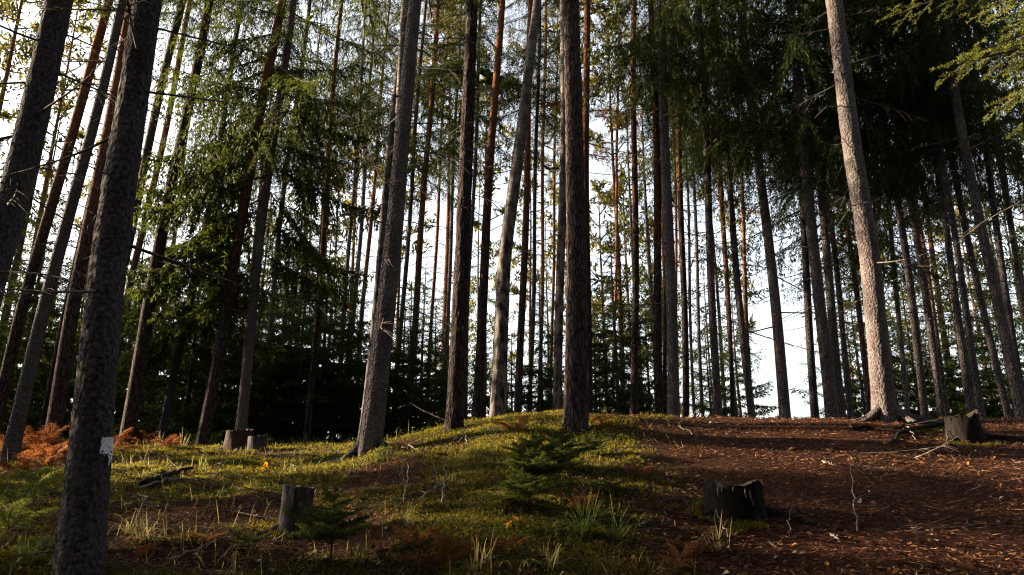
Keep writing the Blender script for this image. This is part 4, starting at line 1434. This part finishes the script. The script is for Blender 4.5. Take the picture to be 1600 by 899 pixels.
stump('dark stump with long roots at the right crest', 1537, 696, 650, 48, 112, M_CHAR, .26, .12, 1100, 13, 0, 0, [(-.1, 1.3, .06), (-.6, .6, .05), (-2.5, .5, .035)])
stump('small cut stump of the pair at left, below the leaning trunks', 396, 706, 682, 28, 36, M_OLD, .02, .05, 200, 14)
stump('rotten root-tangled stump left of the small cut one', 362, 706, 674, 40, 62, M_ROT, .16, 0, 300, 15, 0, 0, [(-.6, .8, .05), (-1.5, .6, .05), (-2.6, .7, .05), (-2.0, .5, .04), (3.2, .6, .04)])

# ------------------------------------------------------------------ ground cover
def view_points(r, n, y0=4.0, y1=13.0, marg=1.0, power=1.5):
    u = r.uniform(0, 1, n)
    y = (y0 ** (2 - power) + u * (y1 ** (2 - power) - y0 ** (2 - power))) ** (1 / (2 - power))
    x = r.uniform(-1, 1, n) * (.76 * y + marg)
    return x, y

def moss_carpet():
    r = np.random.default_rng(41)
    x, y = view_points(r, 125000, 4.0, 14.0, .4)
    m = mossy(x, y) + .30 * fbm(x, y, 2.2, 71)
    k = r.uniform(.25, .8, len(x)) < m
    x, y = x[k], y[k]
    p = np.stack([x, y, ground(x, y) - .004], 1)
    hgt = .7 + 1.2 * np.clip(fbm(x, y, 1.6, 73) + .3, 0, 1)
    b = np.repeat(p, 4, 0) + r.normal(0, .010, (4 * len(p), 3)) * np.array([1, 1, .2])
    d = r.normal(0, .8, b.shape) + np.array([0, 0, .7])
    far = np.sqrt(np.repeat(y, 4) / 6)
    A = Acc()
    A.strips(blades(b, d, r.uniform(.018, .046, len(b)) * np.repeat(hgt, 4) * far, .0065 * far, r), 0)
    o = obj('moss_carpet', A.build('moss_carpet', [M_MOSS]))
    o['kind'] = 'stuff'
    tag(o, 'deep feathery moss carpet over the mound', 'moss')
moss_carpet()

def leaf_litter():
    r = np.random.default_rng(42)
    x, y = view_points(r, 36000, 4.0, 14.0, .6)
    m = mossy(x, y)
    k = r.uniform(0, 1, len(x)) < (1.0 - .62 * m) * (.1 + 1.3 * noise3(x * .9, y * .9, 0, 52) * noise3(x * 2.6, y * 2.6, 0, 53) * 2)
    x, y = x[k], y[k]
    n = len(x)
    z = ground(x, y) + r.uniform(.004, .022, n) + .02 * mossy(x, y)
    c = np.stack([x, y, z], 1)
    a = r.uniform(0, 6.28, n)
    tilt = r.normal(0, .38, (n, 2))
    ln = r.uniform(.010, .025, n)
    wd = ln * r.uniform(.45, .85, n)
    ex = np.stack([np.cos(a), np.sin(a), tilt[:, 0] + .2], 1) * ln[:, None]
    ey = np.stack([-np.sin(a), np.cos(a), tilt[:, 1]], 1) * wd[:, None]
    up = np.array([0, 0, 1.0])
    curl = (ln * r.uniform(.0, .5, n))[:, None] * up
    # a folded, pointed leaf of two quads
    v0, v3 = c - ex, c + ex
    l1, l2 = c - ex * .35 + ey * .9 + curl, c + ex * .4 + ey * .7 + curl
    r1, r2 = c - ex * .35 - ey * .9 + curl, c + ex * .4 - ey * .7 + curl
    Q = np.concatenate([np.stack([v0, v3, l2, l1], 1), np.stack([v0, r1, r2, v3], 1)], 0)
    u = np.tile(r.uniform(0, 1, n), 2)
    pale = u < .07
    warm = (u > .975)
    A = Acc()
    A.strips(Q[~pale & ~warm], 0)
    A.strips(Q[pale], 1)
    A.strips(Q[warm], 2)
    o = obj('leaf_litter', A.build('leaf_litter', [M_BROWNLEAF, M_PALELEAF, M_WARMLEAF]))
    o['kind'] = 'stuff'
    tag(o, 'scattered curled brown and tan leaves lying on the slope', 'leaf litter')
    # needles and twig bits
    x, y = view_points(r, 60000, 4.0, 14.0, .6)
    k = r.uniform(0, 1, len(x)) < 1 - .75 * mossy(x, y)
    x, y = x[k], y[k]
    n = len(x)
    p = np.stack([x, y, ground(x, y) + .006], 1)
    a = r.uniform(0, 6.28, n)
    d = np.stack([np.cos(a), np.sin(a), r.normal(.05, .16, n)], 1)
    ln = r.uniform(.03, .10, n) * np.where(r.random(n) < .06, 2.6, 1)
    A = Acc()
    A.strips(blades(p, d, ln, .0055, r), 0)
    o = obj('twig_litter', A.build('twig_litter', [M_NEEDLELITTER]))
    o['kind'] = 'stuff'
    tag(o, 'fine needles and twig bits strewn over the brown ground', 'twig litter')
M_WARMLEAF = needle('orange_fallen_leaves', (.12, .042, .012), (.25, .10, .022), (.4, .16, .03), 0.2, 7.0)
M_NEEDLELITTER = needle('needle_litter', (.030, .014, .008), (.15, .070, .034), (.2, .1, .05), 0.1, 9.0)
leaf_litter()

def low_shrubs():
    """bilberry-like leafy cover in patches"""
    r = np.random.default_rng(43)
    x, y = view_points(r, 60000, 4.3, 12.0, .4)
    m = mossy(x, y)
    f = fbm(x, y, .8, 81)
    k = (f > .13) & (m > .4) & (r.uniform(0, 1, len(x)) < .75)
    x, y, f = x[k], y[k], f[k]
    h = np.clip((f - .10) * 1.3, 0, .20) * r.uniform(.2, 1, len(x))
    p = np.stack([x, y, ground(x, y) + h + .01], 1)
    d = r.normal(0, 1, p.shape) + np.array([0, 0, .3])
    A = Acc()
    A.strips(blades(p, d, r.uniform(.02, .036, len(p)), r.uniform(.010, .018, len(p)), r), 0)
    o = obj('bilberry_cover', A.build('bilberry_cover', [M_BILBERRY]))
    o['kind'] = 'stuff'
    tag(o, 'patches of small-leaved bilberry growing through the moss', 'bilberry')
M_BILBERRY = needle('bilberry_leaves', (.008, .018, .005), (.040, .055, .011), (.18, .18, .02), 0.28, 2.4)
low_shrubs()

# ------------------------------------------------------------------ ferns
def frond(r, L, mats):
    A = Acc()
    s = np.linspace(0, 1, 12)
    ax = np.stack([s * L * .92, .04 * np.sin(3 * s + r.uniform(0, 6)) * s, L * (.62 * s - .62 * s ** 2.2)], 1)
    v, q = tube(ax, .0042 * (1 - .75 * s) + .0008, 4)
    A.add(v, q, 1)
    B, D, Ln = [], [], []
    for k in range(15):
        t = .16 + .82 * k / 15
        p0 = np.array([np.interp(t, s, ax[:, c]) for c in range(3)])
        ln = L * .36 * math.sin(min(1, (1.06 - t) * 1.25) * math.pi / 2) * r.uniform(.8, 1.1)
        for sd in (-1, 1):
            d = np.array([.45, sd, r.uniform(-.35, .05)])
            d /= np.linalg.norm(d)
            n = max(3, int(ln / .016))
            u = np.linspace(.08, 1, n)
            bp = p0 + u[:, None] * ln * d
            bp[:, 2] -= .22 * ln * u ** 2
            for e in (-1, 1):
                B.append(bp)
                D.append(np.tile(d * .5 + np.array([e * .9 * sd * sd, 0, 0]) + np.array([0, 0, r.uniform(-.4, .1)]), (n, 1)) + r.normal(0, .12, (n, 3)))
                Ln.append(.036 * (1.12 - u * .75) * (L / .6))
    B, D, Ln = np.vstack(B), np.vstack(D), np.concatenate(Ln)
    A.strips(blades(B, D, Ln, Ln * .42, r), 0)
    return A.build('frond', mats)
rf_ = np.random.default_rng(8)
ME_RUST = [frond(rf_, .6, [M_RUST, M_TWIG]) for _ in range(3)]
M_DRYFERN = needle('withered_fern_fronds', (.030, .013, .007), (.13, .050, .018), (.35, .12, .03), 0.30, 6.0)
ME_WITHER = [frond(rf_, .6, [M_DRYFERN, M_TWIG]) for _ in range(2)]
ME_FERN = [frond(rf_, .6, [M_FERN, M_TWIG]) for _ in range(2)]
FERNS = [
 (12, 716, 'r', .95, 7, 'rusty bracken plant at the very left edge'),
 (40, 712, 'r', 1.0, 7, 'rusty bracken plant second from the left edge'),
 (66, 706, 'r', 1.05, 7, 'tallest rusty bracken plant, below the dark red-brown trunk'),
 (92, 712, 'r', .95, 7, 'rusty bracken plant touching the left side of the paint-marked spruce'),
 (30, 742, 'r', .8, 6, 'lower rusty bracken plant in front of the left clump'),
 (72, 738, 'r', .8, 6, 'lower rusty bracken plant beside the paint-marked trunk'),
 (185, 706, 'r', .8, 6, 'rusty fern just right of the white paint mark'),
 (222, 698, 'r', .75, 6, 'rusty fern below the tall grey leaning pine'),
 (262, 700, 'r', .55, 5, 'small rusty fern second right of the tall grey leaning pine'),
 (300, 690, 'g', .8, 5, 'yellow-green fern left of the root-tangled stump'),
 (332, 684, 'g', .75, 5, 'green fern close behind the root-tangled stump'),
 (40, 790, 'g', .8, 5, 'green fern in the dark lower left corner'),
 (75, 775, 'g', .6, 5, 'small green fern against the paint-marked trunk'),
 (15, 830, 'g', .7, 5, 'green fern at the left edge low in the shade'),
 (806, 674, 'r', .55, 6, 'bright orange fern on the crest beside the mottled birch'),
 (938, 664, 'r', .45, 5, 'orange fern on the crest right of the middle pine'),
 (700, 886, 'd', .5, 5, 'withered brown fern at the bottom of the mound'),
 (722, 876, 'd', .45, 5, 'withered brown fern second at the bottom, slightly higher'),
 (795, 868, 'r', .35, 4, 'small red-orange fern left of the long grass tuft'),
 (645, 858, 'd', .38, 4, 'dark brown fern among the moss below the leaning spruce'),
 (905, 800, 'd', .40, 5, 'brown fern just above the long grass tuft'),
 (1000, 745, 'd', .35, 4, 'red-brown fern on the slope right of the middle pine'),
 (1092, 868, 'd', .42, 5, 'rusty fern at the foot of the blackened stump'),
 (1062, 888, 'd', .36, 4, 'rusty fern at the bottom edge below the blackened stump'),
 (318, 850, 'd', .28, 4, 'small rusty fern on the leafy ground left of the sawn stump'),
 (225, 868, 'r', .28, 4, 'little rusty fern beside the sunlit grass'),
]
for i, (px, py, kd, sc, nf, label) in enumerate(FERNS):
    r = np.random.default_rng(300 + i)
    P = hit(px, py)
    t = thing('fern', label, 'fern', (P[0], P[1], P[2] - .02), 'ferns on the forest floor')
    for k in range(nf):
        a = r.uniform(0, .6) + k * 6.283 / nf
        s_ = sc * r.uniform(.75, 1.15)
        lst = {'r': ME_RUST, 'g': ME_FERN, 'd': ME_WITHER}[kd]
        obj('frond', lst[r.integers(len(lst))], t, (0, 0, 0), (r.uniform(-.4, .4), r.uniform(-1.0, -.15), a), (s_, s_, s_))

# ------------------------------------------------------------------ grass tufts
def tuft(r, n, L, mat, droop=1.0):
    A = Acc()
    for k in range(n):
        a = r.uniform(0, 6.28)
        ln = L * r.uniform(.55, 1.1)
        sp = r.uniform(.15, .9)
        u = np.linspace(0, 1, 7)
        rad = ln * sp * u
        z = ln * ((1.05 - .35 * sp) * u - droop * sp * .75 * u ** 2.4)
        c = np.stack([np.cos(a) * rad, np.sin(a) * rad, z], 1) + np.append(r.normal(0, .025, 2), 0)
        w = np.array([.8, 1, 1, .9, .7, .45, .05]) * .0042
        sd = np.array([-math.sin(a), math.cos(a), .25])
        v = np.concatenate([c - sd * w[:, None], c + sd * w[:, None]])
        i = np.arange(6)
        A.add(v, np.stack([i, i + 1, i + 8, i + 7], 1), 0)
    return A.build('blades', [mat])
GRASS = [
 (915, 838, 60, .42, 'g', 'long arching green grass tuft in the middle foreground'),
 (965, 845, 26, .36, 'g', 'smaller grass tuft at the right side of the long arching one'),
 (222, 850, 60, .26, 'd', 'yellow sunlit grass tuft right of the paint-marked trunk'),
 (205, 835, 36, .24, 'd', 'sunlit grass tuft touching the paint-marked trunk'),
 (418, 690, 50, .28, 'g', 'green grass clump right of the small cut stump'),
 (318, 730, 24, .22, 'g', 'pale grass sprig below the root-tangled stump'),
 (245, 700, 26, .40, 'd', 'dry straw grass below the tall grey leaning pine'),
 (285, 700, 20, .38, 'd', 'dry straw grass left of the green ferns'),
 (200, 735, 18, .32, 'd', 'thin dry stalks right below the white paint mark'),
 (40, 880, 50, .25, 'g', 'grass tuft in the lower left corner'),
 (65, 860, 40, .22, 'g', 'grass tuft beside the foot of the paint-marked trunk'),
 (1120, 860, 16, .34, 'd', 'thin dry stalks before the blackened stump'),
 (590, 720, 16, .20, 'g', 'few grass blades at the foot of the mossy-bank spruce'),
 (640, 820, 18, .24, 'd', 'thin straw tuft on the moss in the centre'),
 (745, 890, 22, .26, 'd', 'straw tuft at the bottom edge left of the long grass'),
 (860, 890, 30, .24, 'd', 'straw tuft at the bottom edge under the long grass'),
 (560, 885, 22, .26, 'g', 'grass tuft at the bottom edge under the sapling'),
]
for i, (px, py, n, L, kd, label) in enumerate(GRASS):
    P = hit(px, py)
    t = thing('grass_tuft', label, 'grass', (P[0], P[1], P[2] - .01), 'grass tufts')
    obj('blades', tuft(np.random.default_rng(500 + i), n, L, M_GRASS if kd == 'g' else M_DRYGRASS), t)

# ------------------------------------------------------------------ little spruces and seedlings on the mound
def sapling(label, px, py, ptop, spread, seed, mat=None, whorls=6):
    r = np.random.default_rng(seed)
    P = hit(px, py)
    h = max(at(px, ptop, P[1])[2] - P[2], .15)
    t = thing('spruce_sapling', label, 'sapling', (P[0], P[1], P[2] - .01), 'little spruces on the mound')
    zs = np.linspace(0, h, 8)
    v, q = tube(np.stack([.01 * np.sin(zs * 5), .01 * np.cos(zs * 4), zs], 1), np.interp(zs, [0, h], [.010, .003]), 6)
    obj('stem', mesh('stem', v, [q], [M_TWIG], smooth=True), t)
    az = 0
    for k in range(whorls * 4):
        u = (k + .5) / (whorls * 4)
        z = h * (.22 + .76 * u)
        az += 2.39996
        ln = spread * (1.05 - u) * r.uniform(.75, 1.15)
        s_ = ln / 1.42
        obj('bough', ME_SAPB[r.integers(len(ME_SAPB))], t, (0, 0, z), (0, r.uniform(-.45, .05) - .45 * u, az), (s_, s_, s_))
    return t
M_SAPLING = needle('sapling_needles', (.008, .019, .006), (.034, .052, .013), (.16, .17, .02), 0.28, 3.0)
def sap_bough(r, mats):
    A = Acc()
    s = np.linspace(0, 1, 6)
    ax = np.stack([s * 1.35, .04 * np.sin(4 * s), -.10 * s ** 1.5], 1)
    v, q = tube(ax, .016 * (1 - .8 * s) + .003, 4)
    A.add(v, q, 1)
    B, D, W = [], [], []
    def shoot(p0, d0, ln):
        n = max(6, int(ln / .009))
        u = r.uniform(0, 1, n)
        d0 = d0 / np.linalg.norm(d0)
        per = unit(np.cross(r.normal(size=(n, 3)), d0))
        B.append(p0 + u[:, None] * ln * d0)
        D.append(per + d0 * .8)
    for k in range(11):
        t = .1 + .9 * k / 11
        p0 = np.array([np.interp(t, s, ax[:, c]) for c in range(3)])
        for sd in (-1, 1):
            a = math.radians(r.uniform(40, 58)) * sd
            ln = (.55 * (1.12 - t)) * r.uniform(.8, 1.1)
            d0 = np.array([math.cos(a), math.sin(a), r.uniform(-.2, .1)])
            shoot(p0, d0, ln)
            for j in range(int(ln / .14)):
                a2 = a + (1 if j % 2 else -1) * .8
                shoot(p0 + d0 * (j + .6) * .14, np.array([math.cos(a2), math.sin(a2), -.1]), .16)
    shoot(ax[0], np.array([1, 0, -.05]), 1.45)
    B, D = np.vstack(B), np.vstack(D)
    A.strips(blades(B, D, r.uniform(.05, .08, len(B)), .020, r), 0)
    return A.build('sapling_bough', mats)
ME_SAPB = [sap_bough(rn, [M_SAPLING, M_TWIG]) for _ in range(2)]
sapling('little spruce sapling with flat green boughs beside the grey sawn stump', 515, 880, 752, .42, 1, whorls=5)
sapling('tiny spruce seedling left of the grey sawn stump at the bottom', 385, 866, 838, .22, 2, whorls=3)
sapling('bushy low spruce before the fissured middle pine', 838, 775, 672, .52, 3, whorls=8)
sapling('second bushy low spruce, at the left foot of the middle pine', 878, 735, 668, .42, 4, whorls=7)
sapling('low spruce in front of the bushy ones above the grass', 815, 800, 728, .34, 5, whorls=6)
sapling('small spruce at the right foot of the middle pine', 925, 715, 676, .32, 6, whorls=5)
sapling('tiny spruce at the mossy edge of the path', 955, 772, 745, .22, 7, whorls=4)

def golden_seedling(label, px, py, ptop, n, seed):
    r = np.random.default_rng(seed)
    P = hit(px, py)
    h = at(px, ptop, P[1])[2] - P[2]
    t = thing('leafy_seedling', label, 'seedling', (P[0], P[1], P[2] - .01), 'golden-leaved seedlings')
    zs = np.linspace(0, h, 6)
    v, q = tube(np.stack([.015 * np.sin(zs * 9), 0 * zs, zs], 1), np.interp(zs, [0, h], [.004, .0015]), 5)
    obj('stem', mesh('stem', v, [q], [M_TWIG]), t)
    for k in range(n):
        z = h * r.uniform(.35, 1)
        a = r.uniform(0, 6.28)
        obj('leaf', ME_LEAF, t, (0, 0, z), (r.uniform(-.5, .5), r.uniform(-.2, .7), a), (1, 1, 1))
lv = np.array([(0, 0, 0), (.02, .018, .003), (.045, .021, 0), (.07, 0, -.012), (.045, -.021, 0), (.02, -.018, .003), (.03, 0, -.006)])
ME_LEAF = mesh('leaf', lv, [np.array([(0, 6, 1), (1, 6, 2), (2, 6, 3), (3, 6, 4), (4, 6, 5), (5, 6, 0)])], [M_GOLD])
golden_seedling('golden-orange leaved seedling glowing left of the mossy bank', 413, 748, 715, 9, 1)
golden_seedling('tiny golden seedling just above the brighter one', 421, 705, 697, 4, 2)
golden_seedling('orange-leaved sprig at the path edge near the middle', 800, 830, 800, 5, 3)

# ------------------------------------------------------------------ sticks, fallen branches, exposed roots
def stick(name, label, pix, lift, rad, mat, cat='stick', twigs=0, seed=0, group='fallen sticks and branches'):
    r = np.random.default_rng(seed)
    C = np.array([hit(px, py) for px, py in pix])
    C[:, 2] += np.array(lift)
    n = 14
    u0 = np.linspace(0, 1, len(C))
    u = np.linspace(0, 1, n)
    pts = np.stack([np.interp(u, u0, C[:, k]) for k in range(3)], 1)
    pts[1:-1] += r.normal(0, .010, (n - 2, 3))
    base = pts[0].copy()
    t = thing(name, label, cat, tuple(base), group)
    v, q = tube(pts - base, rad * (1 - .6 * u), 7)
    obj('stem', mesh('stem', v, [q], [mat], smooth=True), t)
    for k in range(twigs):
        i = r.integers(2, n - 1)
        d = unit(pts[i] - pts[i - 1])
        sd = r.normal(0, 1, 3)
        sd[2] = abs(sd[2]) * .5
        d2 = unit(d * .6 + unit(sd) * .8)
        ln = r.uniform(.10, .30)
        w = np.linspace(0, 1, 5)
        tp = pts[i] - base + w[:, None] * ln * d2
        tp[:, 2] -= .25 * ln * w ** 2
        v, q = tube(tp, rad * .4 * (1 - .7 * w), 5)
        obj('twig', mesh('twig', v, [q], [mat]), t)
STICKS = [
 ('dry_twig', 'bleached upright twig with dangling side twigs on the brown slope', [(1340, 832), (1336, 790), (1332, 756)], (0, .09, .20), .007, M_PALE, 4),
 ('dry_twig', 'bleached side branch lying right of the upright twig', [(1334, 762), (1362, 766), (1385, 770)], (.19, .16, .10), .006, M_PALE, 8),
 ('fallen_log', 'dark fallen log lying below the root-tangled stump', [(222, 764), (262, 748), (300, 738)], (.04, .05, .05), .045, M_CHAR, 0),
 ('fallen_branch', 'grey bent branch resting before the dark fallen log', [(215, 768), (262, 756), (315, 752)], (.03, .05, .02), .014, M_PALE, 2),
 ('fallen_branch', 'pale forked branch on the leafy ground at lower left', [(262, 882), (298, 872), (325, 860)], (.02, .03, .03), .012, M_PALE, 3),
 ('fallen_branch', 'thin pale branch propped in the dark hollow of the mound', [(645, 794), (680, 778), (705, 768)], (.02, .08, .14), .008, M_PALE, 3),
 ('fallen_branch', 'short upright grey stick in the dark hollow of the mound', [(690, 790), (693, 772), (697, 756)], (.0, .08, .18), .008, M_PALE, 0),
 ('fallen_branch', 'thin bare stick standing in the moss below the leaning spruce', [(631, 786), (634, 768), (637, 750)], (0, .08, .17), .007, M_PALE, 0),
 ('fallen_branch', 'long thin branch reaching left from the sapling', [(420, 852), (470, 846), (510, 832)], (.03, .05, .10), .008, M_PALE, 1),
 ('fallen_branch', 'thin branch at the bottom under the sapling', [(468, 884), (490, 876), (512, 868)], (.02, .04, .06), .008, M_PALE, 1),
 ('fallen_branch', 'crooked pale stick just above the grey sawn stump', [(448, 740), (456, 735), (462, 742)], (.02, .08, .03), .008, M_PALE, 1),
 ('fallen_branch', 'pair of thin sticks leaning on the bank by the leaning spruce', [(515, 728), (535, 722), (545, 712)], (.02, .04, .06), .008, M_PALE, 1),
 ('fallen_branch', 'flat grey stick on the moss right of the leaning spruce', [(628, 706), (642, 708), (655, 710)], (.05, .06, .05), .010, M_PALE, 0),
 ('fallen_branch', 'small crooked stick on the sunlit moss', [(722, 684), (727, 692), (730, 700)], (.08, .06, .03), .007, M_PALE, 0),
 ('fallen_branch', 'flat pale stick near the crest right of the middle', [(1100, 664), (1120, 665), (1138, 664)], (.03, .03, .03), .014, M_PALE, 0),
 ('fallen_branch', 'brown stick at the crest between the dark spruces', [(1060, 668), (1080, 678), (1092, 686)], (.02, .02, .02), .009, M_TWIG, 2),
 ('exposed_root', 'dark exposed root winding left of the right-hand stump', [(1500, 668), (1450, 672), (1405, 682), (1392, 694)], (.04, .05, .03, .0), .040, M_CHAR, 0),
 ('exposed_root', 'thinner exposed root running down below the sunlit spruce', [(1455, 664), (1425, 668), (1400, 672)], (.04, .05, .02), .030, M_CHAR, 0),
 ('exposed_root', 'short dark root lying near the crest left of the sunlit spruce', [(1335, 672), (1350, 671), (1366, 671)], (.01, .03, .01), .030, M_CHAR, 0),
 ('fallen_branch', 'thin pale stick lying below the exposed roots', [(1418, 672), (1425, 684), (1432, 692)], (.04, .05, .03), .008, M_PALE, 1),
 ('fallen_branch', 'dark stick standing before the right-hand stump', [(1476, 698), (1484, 684), (1488, 664)], (.0, .06, .10), .010, M_TWIG, 1),
 ('fallen_branch', 'pale splinter on the ground below the upright twig', [(1298, 840), (1306, 845), (1314, 852)], (.02, .02, .02), .010, M_PALE, 0),
 ('fallen_branch', 'thin white stalk right of the blackened stump', [(1232, 842), (1236, 830), (1239, 814)], (0, .05, .10), .005, M_PALE, 0),
 ('fallen_branch', 'long leaning stalk at the left of the blackened stump', [(1142, 862), (1128, 830), (1110, 790)], (0, .06, .05), .005, M_PALE, 0),
 ('fallen_branch', 'bare stick lying on the path left of the upright twig', [(1286, 724), (1296, 728), (1306, 732)], (.02, .02, .02), .009, M_PALE, 0),
 ('fallen_branch', 'grey branch among the weeds below the dead fern', [(100, 800), (130, 790), (175, 775)], (.05, .08, .05), .010, M_PALE, 2),
 ('fallen_branch', 'arching bare stalk under the white paint mark', [(235, 745), (228, 722), (244, 706)], (0, .15, .10), .006, M_PALE, 0),
]
for i, (name, label, pix, lift, rad, mat, tw) in enumerate(STICKS):
    stick(name, label, pix, lift, rad, mat, {'dry_twig': 'twig', 'fallen_log': 'log', 'exposed_root': 'root'}.get(name, 'branch'), tw, 700 + i)


def brushwood():
    """dead twiggy branches strewn through the weeds"""
    r = np.random.default_rng(55)
    parts = []
    for k in range(330):
        x, y = view_points(r, 1, 4.2, 11.5, .2)
        x, y = float(x[0]), float(y[0])
        w = .25 + .75 * (x < -2.0) + .3 * (abs(x) < 1)
        if r.random() > w or (x > 1.8 and r.random() < .6):
            continue
        sc = r.uniform(.20, .60)
        T = xf(r.uniform(0, 6.28), r.uniform(-.12, .35), sc, 0)
        T[:3, 3] = (x, y, gz(x, y) + r.uniform(.01, .07))
        parts.append((BARE[r.integers(len(BARE))], T))
    o = obj('brushwood', merged(parts).build('brushwood', [M_BRUSH]))
    o['kind'] = 'stuff'
    tag(o, 'thin dead twigs tangled through moss and weeds', 'brushwood')
M_BRUSH = plain('brush_twigs', (.03, .024, .02), (.14, .12, .10), 24, 0.9, 0.3)
brushwood()

def weeds():
    """single stalks and blades all through the left bank"""
    r = np.random.default_rng(66)
    x, y = view_points(r, 9000, 4.2, 15.5, .2)
    d = .15 + .85 * sstep(-.5, -3.0, x) + .25 * sstep(6.5, 4.5, y) * (x < 1)
    k = (r.random(len(x)) < d * (.25 + 1.2 * noise3(x * 1.1, y * 1.1, 0, 91) ** 2)) & (x < .25 * y)
    x, y = x[k], y[k]
    n = len(x)
    a = r.uniform(0, 6.28, n)
    ln = r.uniform(.08, .30, n) * (.6 + .8 * noise3(x * .7, y * .7, 2, 92))
    sp = r.uniform(.15, 1.0, n)
    z0 = ground(x, y) - .01
    rows = []
    for u, w in ((0, 1), (.35, 1), (.7, .8), (1, .1)):
        rad = ln * sp * u
        z = z0 + ln * ((1.05 - .3 * sp) * u - .65 * sp * u ** 2.4)
        c = np.stack([x + np.cos(a) * rad, y + np.sin(a) * rad, z], 1)
        sd = np.stack([-np.sin(a), np.cos(a), np.full(n, .2)], 1) * (.0035 * w)
        rows.append((c - sd, c + sd))
    Q = np.concatenate([np.stack([rows[i][0], rows[i][1], rows[i + 1][1], rows[i + 1][0]], 1) for i in range(3)])
    dry = np.tile(r.random(n) < .55, 3)
    A = Acc()
    A.strips(Q[dry], 0)
    A.strips(Q[~dry], 1)
    o = obj('undergrowth', A.build('undergrowth', [M_STRAW, M_GRASS]))
    o['kind'] = 'stuff'
    tag(o, 'straggling straw and grass stalks all through the bank', 'undergrowth')
M_STRAW = needle('straw_stalks', (.07, .050, .022), (.21, .155, .07), (.36, .27, .10), 0.3, 3.0)
weeds()
